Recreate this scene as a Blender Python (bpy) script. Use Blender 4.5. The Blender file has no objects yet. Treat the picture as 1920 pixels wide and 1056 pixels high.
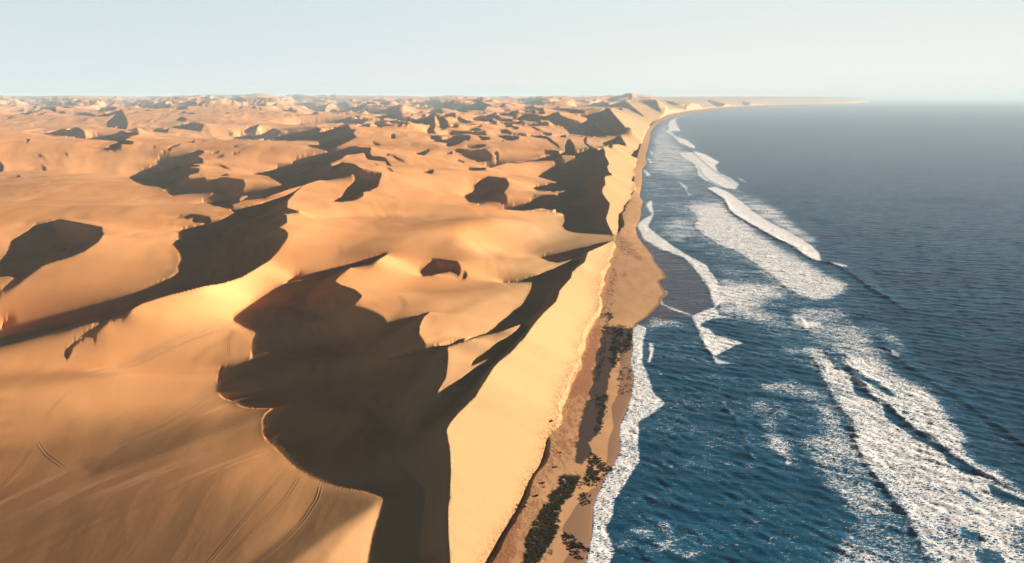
import bpy, bmesh, math, random
import numpy as np
from mathutils import Vector
rng = np.random.default_rng(7); random.seed(7)
R_ = math.radians
# ------------------------------------------------------------------ camera
F, CX, CY, PITCH, HC = 1300.0, 960.0, 528.0, math.atan((528 - 183) / 1300.0), 200.0
scene = bpy.context.scene
cam = bpy.data.cameras.new('camera'); cam_o = bpy.data.objects.new('camera', cam)
scene.collection.objects.link(cam_o); scene.camera = cam_o
cam.sensor_width = 36.0; cam.lens = 36.0 * F / 1920.0
cam.clip_start = 1.0; cam.clip_end = 300000.0
cam_o.location = (0, 0, HC); cam_o.rotation_euler = (math.pi / 2 - PITCH, 0, 0)
# ------------------------------------------------------------------ light
SKYC = [(2.6, 2.76, 2.88), (3.3, 3.18, 2.98), (2.2, 2.62, 2.74), (2.75, 2.95, 2.9)]; SKYS = .045; BELT = (.13, .24, .50)
SUN_AZ, SUN_EL = R_(82), R_(12.5)          # azimuth clockwise from the view direction (+Y)
sun = bpy.data.lights.new('sun', 'SUN'); sun.energy = 5.0; sun.angle = R_(0.53); sun.color = (1.0, 0.84, 0.66)
sun_o = bpy.data.objects.new('sun', sun); scene.collection.objects.link(sun_o)
sd = Vector((math.sin(SUN_AZ) * math.cos(SUN_EL), math.cos(SUN_AZ) * math.cos(SUN_EL), math.sin(SUN_EL)))
sun_o.rotation_euler = sd.to_track_quat('Z', 'Y').to_euler(); sun_o.location = (900, 200, 500)
world = bpy.data.worlds.new('World'); scene.world = world; world.use_nodes = True
wt = world.node_tree; bg = wt.nodes['Background']
sky = wt.nodes.new('ShaderNodeTexSky'); sky.sky_type = 'NISHITA'; sky.sun_disc = False
sky.sun_elevation = SUN_EL; sky.sun_rotation = SUN_AZ; sky.altitude = 200
sky.air_density = 1.0; sky.dust_density = 1.5; sky.ozone_density = 3.0
tc = wt.nodes.new('ShaderNodeTexCoord'); sep = wt.nodes.new('ShaderNodeSeparateXYZ'); wt.links.new(tc.outputs['Generated'], sep.inputs[0])
# dusty band of air along the horizon: pale, bluer away from the sun, dimmed overhead to keep the shade deep
def mr(v, a, b, lo=0.0, hi=1.0):
    n = wt.nodes.new('ShaderNodeMapRange'); n.interpolation_type = 'SMOOTHSTEP'; wt.links.new(v, n.inputs[0])
    for k, x in ((1, a), (2, b), (3, lo), (4, hi)): n.inputs[k].default_value = x
    return n.outputs[0]
def cmix(f, a, b):
    n = wt.nodes.new('ShaderNodeMix'); n.data_type = 'RGBA'; wt.links.new(f, n.inputs[0])
    for k, v in ((6, a), (7, b)):
        if isinstance(v, tuple): n.inputs[k].default_value = v + (1,)
        else: wt.links.new(v, n.inputs[k])
    return n.outputs[2]
low = cmix(mr(sep.outputs[0], -.62, .5), SKYC[0], SKYC[1]); high = cmix(mr(sep.outputs[0], -.62, .5), SKYC[2], SKYC[3])
band = cmix(mr(sep.outputs[2], .0, .13), low, high)
sc = wt.nodes.new('ShaderNodeVectorMath'); sc.operation = 'SCALE'; wt.links.new(sky.outputs[0], sc.inputs[0]); sc.inputs['Scale'].default_value = SKYS
belt = cmix(mr(sep.outputs[2], .125, .20), band, cmix(mr(sep.outputs[0], -.7, .8), tuple(v * .45 for v in BELT), tuple(v * 2.3 for v in BELT)))  # unseen blue belt, added to tint the shade and the sea's reflections
out = cmix(mr(sep.outputs[2], .25, .55), belt, sc.outputs[0])
wt.links.new(out, bg.inputs[0]); bg.inputs[1].default_value = 0.10
scene.view_settings.view_transform = 'Standard'; scene.view_settings.look = 'None'
scene.view_settings.exposure = 1.52; scene.view_settings.gamma = 1.0
scene.cycles.volume_bounces = 0; scene.cycles.max_bounces = 5; scene.cycles.diffuse_bounces = 3
# ------------------------------------------------------------------ projection helpers
cp, sp = math.cos(PITCH), math.sin(PITCH)
def proj(x, y, z):
    """world point -> photo pixel (1920 x 1056)"""
    dz = z - HC
    zc = y * cp - dz * sp
    zc = np.maximum(zc, 1.0)
    return CX + F * x / zc, CY - F * (y * sp + dz * cp) / zc
def unproj(px, py, z=0.0):
    u = (np.asarray(px, float) - CX) / F; v = (CY - np.asarray(py, float)) / F
    dx, dy, dz = u, cp + v * sp, -sp + v * cp
    t = (z - HC) / np.minimum(dz, -1e-4)
    return dx * t, dy * t
def T(ox, oy, s, pts):
    return [(ox + x / s, oy + y / s) for x, y in pts]
def ss(a, b, x):
    t = np.clip((x - a) / (b - a), 0, 1); return t * t * (3 - 2 * t)
# outline rasters, used to look up what each piece of ground or water is made like
RX0, RY0, RW, RH = -900, 160, 3300, 1100
def fill(img, poly, val=1.0, mode='max', soft=0.0):
    p = np.array(poly, float)
    x0 = int(max(math.floor(p[:, 0].min()) - RX0 - 1, 0)); x1 = int(min(math.ceil(p[:, 0].max()) - RX0 + 2, RW))
    y0 = int(max(math.floor(p[:, 1].min()) - RY0 - 1, 0)); y1 = int(min(math.ceil(p[:, 1].max()) - RY0 + 2, RH))
    if x1 <= x0 or y1 <= y0: return
    SS = 3
    xs = RX0 + x0 + (np.arange((x1 - x0) * SS) + .5) / SS; ys = RY0 + y0 + (np.arange((y1 - y0) * SS) + .5) / SS
    ins = np.zeros((len(ys), len(xs)), bool)
    q = np.roll(p, -1, 0)
    for (ax, ay), (bx, by) in zip(p, q):
        if ay == by: continue
        rows = (ys > min(ay, by)) & (ys <= max(ay, by))
        if not rows.any(): continue
        xi = ax + (ys[rows] - ay) * (bx - ax) / (by - ay)
        ins[rows] ^= xs[None, :] > xi[:, None]
    m = ins.reshape(y1 - y0, SS, x1 - x0, SS).mean((1, 3)).astype(np.float32)
    sub = img[y0:y1, x0:x1]
    if mode == 'max': np.maximum(sub, m * val, out=sub)
    else: sub[:] = sub * (1 - m) + val * m
def boxblur(a, r, ax):
    if r < 1: return a
    pad = [(0, 0)] * a.ndim; pad[ax] = (r + 1, r)
    c = np.cumsum(np.pad(a, pad, mode='edge').astype(np.float64), axis=ax)
    n = a.shape[ax]
    hi = np.take(c, np.arange(2 * r + 1, 2 * r + 1 + n), ax); lo = np.take(c, np.arange(0, n), ax)
    return ((hi - lo) / (2 * r + 1)).astype(np.float32)
def blur(a, rx, ry, n=2):
    for _ in range(n): a = boxblur(boxblur(a, rx, 1), ry, 0)
    return a
def samp(img, px, py, x0=RX0, y0=RY0, sc=1.0):
    u = np.clip((px - x0) / sc - .5, 0, img.shape[1] - 1.001); v = np.clip((py - y0) / sc - .5, 0, img.shape[0] - 1.001)
    i = u.astype(int); j = v.astype(int); fu = u - i; fv = v - j
    return (img[j, i] * (1 - fu) + img[j, i + 1] * fu) * (1 - fv) + (img[j + 1, i] * (1 - fu) + img[j + 1, i + 1] * fu) * fv

def vnoise(x, y, seed=0, octaves=4, gain=.5):
    """smooth lattice noise in -1..1"""
    out = 0; amp = 1.0; tot = 0
    for o in range(octaves):
        xi = np.floor(x).astype(np.int64); yi = np.floor(y).astype(np.int64); fx = x - xi; fy = y - yi
        fx = fx * fx * (3 - 2 * fx); fy = fy * fy * (3 - 2 * fy)
        def hsh(i, j):
            n = (i * 374761393 + j * 668265263 + (seed + o * 17) * 974634777) & 0xffffffff
            n = ((n ^ (n >> 13)) * 1274126177) & 0xffffffff
            return ((n ^ (n >> 16)) & 0xffff) / 32767.5 - 1
        v = (hsh(xi, yi) * (1 - fx) + hsh(xi + 1, yi) * fx) * (1 - fy) + (hsh(xi, yi + 1) * (1 - fx) + hsh(xi + 1, yi + 1) * fx) * fy
        out = out + amp * v; tot += amp; amp *= gain; x = x * 2.03 + 5.1; y = y * 2.03 - 3.7
    return out / tot
# ------------------------------------------------------------------ outlines: shaded sides of the dunes
SHADE = [
 # great hollow behind the coastal ridge
 [(842,936),(839,951),(839,1004),(843,1056),(845,1200),(660,1200),(688,1056),(697,1004),(710,961),(716,937),(715,933),(702,927),(677,920),(632,913),
  (602,903),(577,890),(553,875),(535,858),(518,840),(502,825),(492,808),(493,800),(491,785),(497,772),(510,763),(463,761),(447,755),(435,745),(420,738),(403,725),
  (406,707),(410,687),(430,680),(471,670),(471,655),(473,632),(478,624),(473,620),(453,610),(437,599),(437,592),(453,580),(487,557),(517,537),(550,517),
  (563,511),(600,504),(633,497),(658,492),(687,483),(710,475),(727,473),(720,480),(693,493),(658,499),(648,507),(632,520),(627,528),(638,535),(662,543),
  (678,555),(660,574),(680,579),(697,585),(717,595),(723,601),(735,600),(743,597),(767,592),(788,588),(805,585),(795,592),(785,610),(785,625),(798,642),
  (833,639),(870,633),(912,622),(928,612),(933,605),(950,593),(960,583),(977,572),(985,560),(995,540),(998,528),(943,529),(977,522),(1010,513),
  (1048,498),(1077,484),(1060,489),(1043,492),(1027,489),(1011,480),(1027,473),(1067,465),(1093,461),(1142,452),(1152,449),(1127,461),(1102,472),
  (1100,477),(1095,492),(1083,500),(1072,510),(1070,520),(1055,537),(1048,545),(1042,565),(1020,585),(1005,602),(993,618),(983,633),(973,642),
  (965,652),(955,662),(938,675),(925,688),(910,712),(898,730),(891,743),(877,756),(860,773),(842,794),(836,807),(838,820),(843,847),(844,884)],
 T(600,460,6,[(1110,280),(1240,180),(1250,155),(1330,160),(1540,190),(1580,270),(1560,330),(1450,280),(1330,315),(1150,350),(1140,320)]),
 T(600,460,6,[(1620,290),(1655,330),(1620,375),(1600,370),(1610,320)]),
 # long shade of the foreground dune and the valley behind it
 [(320,519),(283,532),(258,540),(225,549),(167,559),(117,568),(67,580),(50,585),(13,595),(2,603),(2,612),(-60,625),(-80,668),(0,648),(50,635),(100,622),
  (158,605),(172,603),(180,607),(150,625),(147,632),(133,640),(128,647),(119,658),(120,669),(126,674),(134,657),(135,651),(146,641),(159,634),(171,630),
  (177,645),(180,634),(181,621),(196,609),(205,600),(227,593),(230,600),(233,592),(249,577),(267,568),(300,557),(320,551),(353,542),(387,533),(420,528),
  (453,518),(467,510),(487,497),(507,485),(523,467),(537,447),(538,437),(530,430),(520,427),(537,417),(536,403),(527,402),(562,397),(537,390),(538,377),
  (553,360),(567,347),(603,335),(640,332),(640,329),(617,307),(640,297),(648,290),(682,285),(687,298),(702,300),(722,302),(725,310),(735,312),(730,308),(723,298),(712,294),(697,293),
  (692,287),(695,277),(665,275),(640,278),(627,278),(633,273),(640,270),(662,260),(668,257),(660,248),(667,242),(657,242),(652,235),(640,235),(603,240),
  (593,236),(560,237),(525,243),(508,239),(482,239),(463,243),(435,257),(453,259),(495,261),(528,260),(580,261),(597,265),(598,272),(570,272),(600,279),
  (615,283),(578,288),(550,298),(548,306),(515,308),(520,314),(495,320),(470,325),(487,327),(503,330),(527,345),(525,347),(453,356),(460,345),(455,337),
  (437,335),(413,332),(400,336),(387,337),(382,333),(352,335),(351,333),(353,328),(372,323),(372,316),(353,315),(375,310),(357,308),(380,305),(379,297),
  (367,293),(382,283),(370,280),(353,286),(320,288),(313,287),(300,293),(290,302),(297,305),(290,310),(268,315),(253,326),(240,332),(253,340),(267,346),
  (295,350),(312,358),(320,366),(353,363),(378,359),(397,356),(397,365),(382,370),(378,377),(400,384),(427,390),(440,398),(413,412),(397,414),(378,420),
  (342,427),(334,435),(334,445),(322,457),(335,473),(338,486),(332,498),(334,510)],
 T(320,320,6,[(60,530),(100,500),(240,485),(330,500),(420,520),(455,560),(400,600),(340,585),(260,580),(235,555),(260,520),(180,540)]),
 [(640,304),(663,308),(682,320),(715,325),(707,350),(693,357),(680,360),(680,367),(665,375),(640,378),(625,377),(640,367),(650,352),(663,340),(662,322),(652,328),(640,331),(610,334),(600,320)],
 # left hollow
 T(0,320,6,[(-250,1250),(-100,1080),(0,1000),(70,920),(120,780),(330,660),(390,590),(650,545),(850,580),(1140,640),(1140,680),(1160,710),(1100,800),(950,900),(800,960),(600,1020),(470,1070),(350,1160),(170,1280),(0,1380),(-120,1480),(-120,1350),(0,1308),(160,1205),(100,1185),(0,1195),(-250,1200)]),
]
A = lambda *p: SHADE.append(T(0,160,6,p))
A((200,318),(225,290),(400,260),(520,232),(600,235),(625,265),(618,295),(560,270),(480,265),(300,318))
A((380,332),(450,300),(520,290),(480,320)); A((640,290),(700,283),(735,302),(680,302)); A((800,318),(940,292),(1040,318),(1090,345),(1060,342),(950,330))
A((1085,350),(1150,310),(1330,280),(1350,262),(1380,310),(1410,360),(1430,430),(1410,490),(1300,480),(1340,440),(1270,470),(1200,465),(1200,410),(1300,320),(1200,350))
A((1090,290),(1130,250),(1270,165),(1280,205),(1210,240),(1300,245),(1300,270))
A((470,528),(620,500),(740,490),(840,465),(900,480),(945,510),(950,525),(1080,512),(1370,515),(1430,530),(1550,530),(1560,545),(1400,580),(1490,572),(1390,615),(1500,630),(1480,655),(1350,660),(1360,690),(1270,740),(1240,725),(1160,735),(1110,712),(1220,690),(1230,665),(1330,640),(1280,620),(1100,605),(770,575),(800,545),(700,550),(620,548))
A((1550,705),(1590,680),(1580,712)); A((1680,510),(1760,480),(1915,470),(1885,490),(1885,525),(1800,522)); A((280,595),(325,595),(320,620),(280,650),(300,615))
A((690,730),(760,770),(765,810),(740,785)); A((360,785),(460,768),(490,800),(550,880),(530,860),(470,795)); A((440,870),(500,910),(515,955),(480,950),(460,890))
A((-40,850),(0,860),(30,900),(30,960),(0,965),(-40,955)); A((165,1030),(200,1000),(225,1025)); A((1710,660),(1745,690),(1740,705)); A((75,360),(140,335),(140,350),(90,375))
A((650,145),(720,130),(775,135),(770,155),(720,165)); A((1815,735),(1920,680),(1920,720),(1860,745),(1850,780))
A((1440,245),(1560,225),(1740,205),(1760,160),(1850,165),(1845,190),(1920,210),(1900,240),(1720,262),(1600,245))
A = lambda *p: SHADE.append(T(320,160,6,p))
for q in [((50,390),(110,345),(185,380),(130,405)),((0,470),(100,430),(220,410),(370,435),(320,510),(160,490)),((780,500),(860,450),(980,430),(990,445),(940,475),(820,515)),
 ((580,530),(700,515),(690,535)),((1320,420),(1450,385),(1600,370),(1840,345),(1920,352),(2110,350),(2280,370),(2220,400),(2070,425),(1920,412),(1600,410),(1450,438)),
 ((1415,240),(1520,205),(1650,210),(1830,180),(1750,220),(1730,265),(1860,265),(1920,250),(1920,310),(1800,305),(1560,265)),
 ((1330,150),(1400,125),(1520,140),(1450,185)),((1030,170),(1110,140),(1100,160),(1040,182)),((640,130),(700,110),(820,150),(820,165),(680,145)),((360,150),(370,110),(420,105),(460,150)),
 ((550,150),(600,155),(600,175),(560,170)),((1170,100),(1350,80),(1300,125),(1210,125)),((1720,95),(1800,90),(1860,130),(1780,120)),((50,120),(110,105),(150,125)),((190,185),(250,180),(290,200),(265,215)),
 ((60,195),(130,200),(90,225)),((850,170),(890,155),(890,170)),((620,190),(710,215),(690,220)),((780,180),(820,220),(800,225)),((970,262),(1010,255),(1025,275)),((150,635),(230,625),(260,610),(265,640)),
 ((340,600),(370,600),(370,630)),((0,680),(100,655),(100,665),(0,700)),((670,770),(780,745),(770,755),(690,775)),((470,800),(590,778),(600,790),(530,812)),((420,765),(500,740),(550,730),(530,750)),
 ((690,685),(750,680),(750,692),(700,692)),((500,870),(590,900),(690,950),(600,925)),((540,1010),(620,990),(650,1005),(570,1015))]: A(*q)
A = lambda *p: SHADE.append(T(640,160,6,p))
for q in [((-60,170),(0,170),(50,180),(70,230),(130,205),(280,230),(540,240),(680,242),(700,262),(640,300),(700,345),(760,335),(760,355),(830,355),(910,320),(1030,310),(1070,315),(1150,350),(1195,420),(1170,480),(1110,500),(1110,440),(1050,430),(1035,500),(1060,530),(970,530),(960,490),(1000,440),(970,430),(830,420),(770,395),(660,390),(560,360),(450,335),(340,322),(150,318),(0,315),(-60,310)),
 ((930,290),(1050,250),(1115,255),(1145,305),(1000,300)),
 ((810,230),(930,170),(1100,160),(1280,175),(1340,205),(1460,205),(1550,170),(1600,190),(1680,220),(1830,200),(1850,235),(1780,240),(1640,225),(1600,270),(1400,275),(1240,265),(1100,245),(940,245)),
 ((1480,300),(1600,290),(1650,305),(1600,325),(1500,335),(1480,350),(1700,350),(1740,370),(1760,390),(1920,395),(1920,370),(1780,360),(1750,325),(1920,335),(1920,300),(1740,310)),
 ((1220,355),(1310,338),(1340,350),(1420,400),(1500,425),(1430,420),(1370,420),(1310,380),(1300,350)),((1430,445),(1490,440),(1600,440),(1690,445),(1590,450),(1450,460)),
 ((1430,495),(1500,475),(1630,505),(1520,500),(1440,505)),((1200,530),(1250,510),(1430,515),(1520,520),(1630,535),(1620,550),(1540,545),(1300,540),(1240,555)),
 ((980,560),(1080,550),(1120,570),(1300,565),(1440,565),(1440,620),(1390,615),(1300,660),(1190,690),(1170,675),(1190,645),(1100,635),(1040,620),(1020,590)),
 ((1520,555),(1600,580),(1660,580),(1670,600),(1600,620),(1560,600)),((1390,680),(1500,665),(1640,670),(1560,700),(1430,710)),
 ((1250,730),(1300,715),(1450,720),(1610,710),(1680,760),(1700,800),(1640,835),(1520,835),(1400,800),(1300,750)),((1700,740),(1750,730),(1780,770),(1740,810),(1730,770)),
 ((1140,755),(1240,745),(1250,760),(1190,770)),((1300,815),(1390,850),(1370,855),(1310,830)),((820,765),(920,730),(980,720),(980,735),(930,780)),
 ((890,988),(970,955),(1035,950),(1030,975),(1000,995),(960,985)),((500,918),(545,935),(590,978),(560,970)),((370,870),(420,905),(380,890)),
 ((480,790),(520,775),(590,795),(720,870),(640,850),(600,820),(560,795)),((330,625),(400,650),(450,680),(370,670)),((560,540),(590,535),(605,600),(560,605)),
 ((1400,950),(1440,920),(1550,930),(1650,935),(1600,950),(1480,960)),((1640,400),(1700,385),(1740,400),(1745,430)),((1740,560),(1770,545),(1920,570),(1920,620),(1850,610)),
 ((1780,500),(1850,490),(1920,520),(1900,540),(1800,530)),((1840,430),(1870,415),(1920,440),(1920,465),(1850,465)),((1760,625),(1820,610),(1820,630))]: A(*q)
A = lambda *p: SHADE.append(T(960,160,6,p))
for q in [((520,305),(540,340),(620,370),(700,395),(780,415),(830,400),(850,375),(820,355),(700,330),(840,320),(1000,290),(1040,255),(1080,250),(1130,310),(1160,350),(1250,450),(1280,490),(1345,580),(1300,565),(1225,540),(1160,555),(1020,570),(900,570),(650,545),(600,490),(550,450),(480,440),(400,385),(300,380),(330,430),(270,410),(150,390),(0,375),(0,350),(100,345),(90,310),(350,330)),
 ((1020,640),(1130,600),(1200,560),(1215,560),(1265,660),(1300,685),(1180,655),(1070,665),(1025,665)),((1070,690),(1110,665),(1140,700)),((1180,265),(1215,250),(1245,285)),
 ((1080,200),(1170,180),(1240,170),(1300,200),(1490,355),(1440,335),(1300,260),(1180,240),(1100,240),(900,235),(680,235),(800,200),(1000,190)),
 ((1050,155),(1150,100),(1260,85),(1340,100),(1350,130),(1240,130),(1130,170),(1060,180)),((60,215),(50,150),(200,140),(320,140),(360,200),(200,205)),
 ((1350,150),(1440,165),(1600,165),(1660,260),(1670,290),(1600,270),(1480,195)),((450,190),(540,180),(600,190),(680,215),(560,220)),((130,240),(230,210),(240,240),(350,260),(350,290),(260,270),(150,265)),
 ((420,260),(530,255),(600,260),(780,280),(860,300),(700,310),(620,290),(540,280)),((0,310),(60,335),(0,345)),((0,520),(100,520),(180,550),(80,545),(0,545)),
 ((200,540),(300,560),(380,570),(440,600),(500,650),(540,715),(510,695),(450,645),(380,595),(250,580)),((345,525),(440,525),(440,550),(350,555)),((530,550),(600,550),(600,575),(540,575)),
 ((700,570),(730,590),(710,590)),((820,575),(840,570),(830,640),(890,700),(850,690),(810,650),(800,600)),((0,570),(80,575),(60,600),(0,620)),((200,455),(250,465),(340,520),(280,500)),
 ((0,455),(80,470),(50,490),(0,480)),((100,435),(180,470),(110,450))]: A(*q)
A = lambda *p: SHADE.append(T(1180,180,6,p))
for q in [((40,35),(220,40),(300,60),(330,130),(360,175),(290,155),(200,95)),((350,140),(430,150),(480,185),(420,175)),((340,50),(430,60),(560,85),(640,90),(680,120),(640,160),(620,185),(550,160),(640,130),(600,105),(450,90)),
 ((850,40),(950,60),(1100,100),(1200,110),(1140,135),(1000,130),(930,90)),((1250,60),(1350,80),(1360,110),(1290,110))]: A(*q)
# coastal ridge, middle distance
SHADE.append(T(900,260,6,[(30,280),(150,240),(300,205),(480,185),(800,178),(720,155),(715,115),(850,130),(900,145),(960,140),(950,70),(980,0),(1010,0),(1050,60),(1060,120),(1130,115),(1240,95),(1300,115),(1380,105),
 (1405,150),(1400,190),(1440,260),(1445,290),(1425,310),(1440,370),(1485,405),(1430,415),(1395,430),(1405,520),(1375,550),(1365,600),(1400,660),(1455,730),(1450,770),(1430,850),(1410,890),(1430,960),(1480,1056),
 (1518,1104),(1458,1080),(1140,1062),(1032,1050),(960,1026),(930,990),(925,970),(950,930),(945,850),(880,810),(700,775),(600,765),(500,775),(180,790),(300,750),(570,700),(575,650),(590,625),(740,625),(870,635),(880,600),(1000,580),
 (850,585),(640,580),(585,545),(640,520),(870,490),(650,425),(700,380),(840,290),(840,260),(800,235),(680,245),(450,235),(330,260),(160,310),(100,330)]))
SHADE.append(T(640,320,6,[(1580,80),(1640,60),(1720,70),(1850,90),(1880,150),(1860,200),(1820,240),(1860,290),(1860,350),(1820,370),(1720,345),(1560,375),(1430,345),(1390,300),(1385,265),(1470,240),(1490,200),(1485,160)]))
# sunlit tongues inside those outlines
LIT = [
 [(837,650),(857,642),(898,630),(932,622),(957,614),(977,607),(968,618),(957,627),(927,643),(907,660),(893,668),(885,678),(882,685),(918,671),(898,682),(882,695),(865,707),(840,722),(817,736),(835,707),(838,683),(839,662)],
 T(320,320,6,[(1480,160),(1300,210),(1050,305),(820,330),(670,380),(720,420),(1000,365),(1300,270),(1440,190)]), T(320,320,6,[(860,265),(800,275),(755,325),(780,335),(850,290)]),
 T(900,260,6,[(900,180),(1060,185),(1075,210),(1000,240),(950,275),(930,240)]),
 T(640,160,6,[(70,310),(180,285),(120,310)]), T(640,160,6,[(1035,330),(1060,330),(1100,420),(1110,440),(1050,430)]),
]
# ------------------------------------------------------------------ slope tone of the lit sand (x, y, t): 0 turned from the sun .. 1 facing it
TONE = [(100,1000,.12),(300,1000,.12),(200,860,.15),(30,960,.15),(40,800,.25),(30,700,.32),(130,730,.42),(250,745,.40),(350,740,.36),(400,560,.8),(330,620,.6),(200,650,.5),(280,670,.4),(60,660,.42),
 (430,640,.35),(440,710,.22),(370,700,.2),(455,765,.3),(460,840,.42),(520,890,.42),(440,950,.18),(560,960,.3),(550,1020,.16),(650,1030,.75),(690,990,.6),(640,935,.14),(700,945,.25),
 (400,790,.0),(340,808,.0),(270,835,.05),(430,783,.02),(180,860,.1),(350,850,.25),(250,900,.2),(150,1050,.1),(400,1050,.15),(600,1100,.5),(0,860,.2),
 (150,520,.55),(250,500,.5),(60,560,.42),(300,505,.38),(20,520,.4),(100,545,.45),(200,450,.5),(240,420,.6),(300,430,.55),
 (30,400,.5),(100,360,.45),(200,300,.62),(50,300,.58),(250,240,.62),(20,340,.4),(180,345,.5),(150,400,.45),(90,280,.65),(300,265,.6),(370,375,.45),(450,320,.55),(420,290,.5),(520,290,.6),
 (600,390,.75),(700,393,.75),(800,398,.7),(900,395,.7),(620,430,.5),(700,440,.25),(760,428,.18),(800,418,.2),(860,408,.25),(640,470,.3),(720,452,.18),(560,480,.5),(590,510,.4),(600,350,.65),(760,350,.7),(850,360,.7),
 (720,520,.65),(760,500,.55),(790,470,.5),(900,450,.72),(980,440,.85),(1010,420,.7),(840,430,.35),(830,465,.2),(850,480,.12),(920,490,.55),(870,500,.4),(940,510,.3),(900,525,.2),(1000,470,.55),(1040,455,.35),(1100,450,.3),
 (960,545,.6),(920,570,.6),(850,605,.5),(800,615,.3),(795,585,.2),(780,560,.18),(700,560,.25),(655,525,.4),(740,580,.2),(860,548,.2),(820,552,.12),(890,540,.15),(930,532,.05),(880,534,.05),(640,520,.35),(690,525,.55),
 (870,600,.5),(900,640,.7),(860,660,.7),(850,700,.6),(1030,495,.7),(960,515,.5),
 (100,215,.55),(300,215,.6),(500,215,.65),(450,200,.6),(700,230,.7),(750,280,.65),(850,300,.6),(900,330,.7),(950,320,.75),(960,350,.6),(1000,280,.65),(1150,270,.75),(1180,230,.75),(700,190,.6),(900,190,.6),(1100,190,.6),(100,185,.55),
 (550,300,.62),(600,320,.6),(1280,200,.7),(550,240,.6),(-300,500,.45),(-300,800,.3),(-300,300,.5)]
# shoreline and foot of the dunes, from near to far
WATER = [(1030,1250),(1085,1100),(1098,1056),(1110,1000),(1112,950),(1130,905),(1150,870),(1163,845),(1161,800),(1175,770),(1183,745),(1188,705),(1181,679),(1186,654),(1185,620),(1194,607),(1214,594),(1239,569),
 (1241,560),(1251,550),(1242,539),(1236,527),(1250,521),(1244,509),(1228,491),(1225,480),(1207,459),(1196,444),(1192,428),(1200,413),(1203,400),(1202,392),(1206,378),(1199,368),(1204,342),(1204,318),
 (1213,307),(1210,295),(1214,280),(1219,260),(1220,247),(1230,235),(1255,220),(1297,212.5),(1347,207),(1397,202.5),(1447,200),(1500,198.3),(1600,195),(1640,192.3),(1600,188.6)]
FOOT = [(800,1250),(890,1110),(915,1056),(940,1020),(985,935),(1020,865),(1045,800),(1070,725),(1100,640),(1118,580),(1130,530),(1145,480),(1154,450),(1172,408),(1184,360),(1188,320),(1196,290),(1203,268),(1212,245),
 (1226,229),(1250,215),(1290,207.5),(1340,202),(1395,198.5),(1447,197),(1500,195.6),(1600,193.6),(1635,191.2),(1590,188.0)]

BANDS = [(.0,[(520,762),(440,772),(350,796),(250,832),(150,868),(170,892),(260,866),(350,834),(430,798),(500,775)]),(.02,[(935,530),(860,538),(800,549),(785,562),(860,558),(945,537)]),(.16,[(-50,700),(150,694),(235,700),(150,713),(-50,732)]),
 (.1,[(885,405),(800,414),(720,438),(650,470),(700,474),(770,441),(860,416),(960,402)]),(.18,[(1110,440),(1040,453),(985,480),(960,497),(1030,472),(1095,452)]),(.15,[(900,512),(960,506),(1040,492),(1000,508),(950,521),(900,526)]),
 (.12,[(610,912),(705,930),(700,950),(640,985),(530,1070),(450,1070),(560,985)]),(.9,[(708,948),(712,960),(690,1070),(600,1070),(650,1000)]),(.03,T(380,640,6,[(780,430),(900,290),(1100,170),(1300,60),(1420,-30),(1580,-30),(1520,130),(1300,240),(1100,340),(950,410)])),
 (.1,[(640,470),(700,450),(740,452),(700,470),(640,488)]),(.22,[(800,470),(830,450),(860,440),(850,470),(900,495),(860,492),(810,484)]),(.1,[(785,585),(800,575),(815,560),(770,560),(740,590),(765,590)]),(.15,[(1000,525),(940,535),(880,560),(830,590),(850,592),(910,560),(960,540)]),
 (.62,[(250,575),(400,530),(500,485),(540,450),(560,400),(600,395),(600,420),(540,480),(430,560),(300,640),(200,690),(200,640)]),(.9,[(540,392),(700,395),(900,398),(1050,396),(1040,404),(800,402),(640,408),(560,410)]),
 (.85,[(860,430),(960,415),(1040,410),(1050,430),(1000,450),(900,480),(870,460)]),(.25,[(420,610),(470,635),(465,665),(410,685),(400,715),(330,720),(390,680),(410,640)])]
SCHED = [(160, 200, 5, 120), (320, 400, 4, 90), (640, 800, 2, 110), (1300, 1750, 1, 60)]; NDIST = 140; SEA = (900, 1300); HAZE = 4.6e-5
# ------------------------------------------------------------------ rasters
shade = np.zeros((RH, RW), np.float32)
for p in SHADE: fill(shade, p)
for p in LIT: fill(shade, p, 0.0, 'mix')
for y in np.arange(182.0, 197.0, 1.25):            # small far dunes towards the horizon
    for k in range(60):
        x = rng.uniform(-850, 1175); w = rng.uniform(4, 16) * (1 + (y - 182) * .12); h = rng.uniform(.7, 1.6) * (1 + (y - 182) * .05)
        if samp(shade, np.array([x]), np.array([y]))[0] > 0: continue
        if y > 190 and rng.random() < .55: continue
        fill(shade, [(x - w, y + h * .3), (x - w * .3, y - h * .8), (x + w * .8, y - h * .6), (x + w, y + h * .5), (x + w * .2, y + h)])
for k in range(110):                               # and off to the side of the picture
    y = 190 + 700 * rng.random() ** 2.2; x = rng.uniform(-880, -20); w = (y - 175) * rng.uniform(.04, .25); x = min(x, -25 - w); h = w * rng.uniform(.12, .3)
    fill(shade, [(x - w, y + h * .2), (x - w * .4, y - h * .6), (x + w * .5, y - h), (x + w, y - h * .2), (x + w * .6, y + h * .8), (x - w * .2, y + h)])
for k in range(240):                               # the crowded small dunes of the middle distance, right of centre
    y = 186 + 52 * rng.random() ** 1.3; x = rng.uniform(620, 1165 + (205 - y) * 1.0); w = (y - 172) * rng.uniform(.18, .55); h = w * rng.uniform(.10, .2) + .5
    if samp(shade, np.array([x, x - w, x + w]), np.array([y, y, y])).max() > 0: continue
    fill(shade, [(x - w, y + h * .4), (x - w * .5, y - h * .3), (x + w * .1, y - h * .4), (x + w * .6, y - h), (x + w, y - h * .1), (x + w * .9, y + h * .7), (x + w * .2, y + h * .6), (x - w * .3, y + h * .9)])
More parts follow.
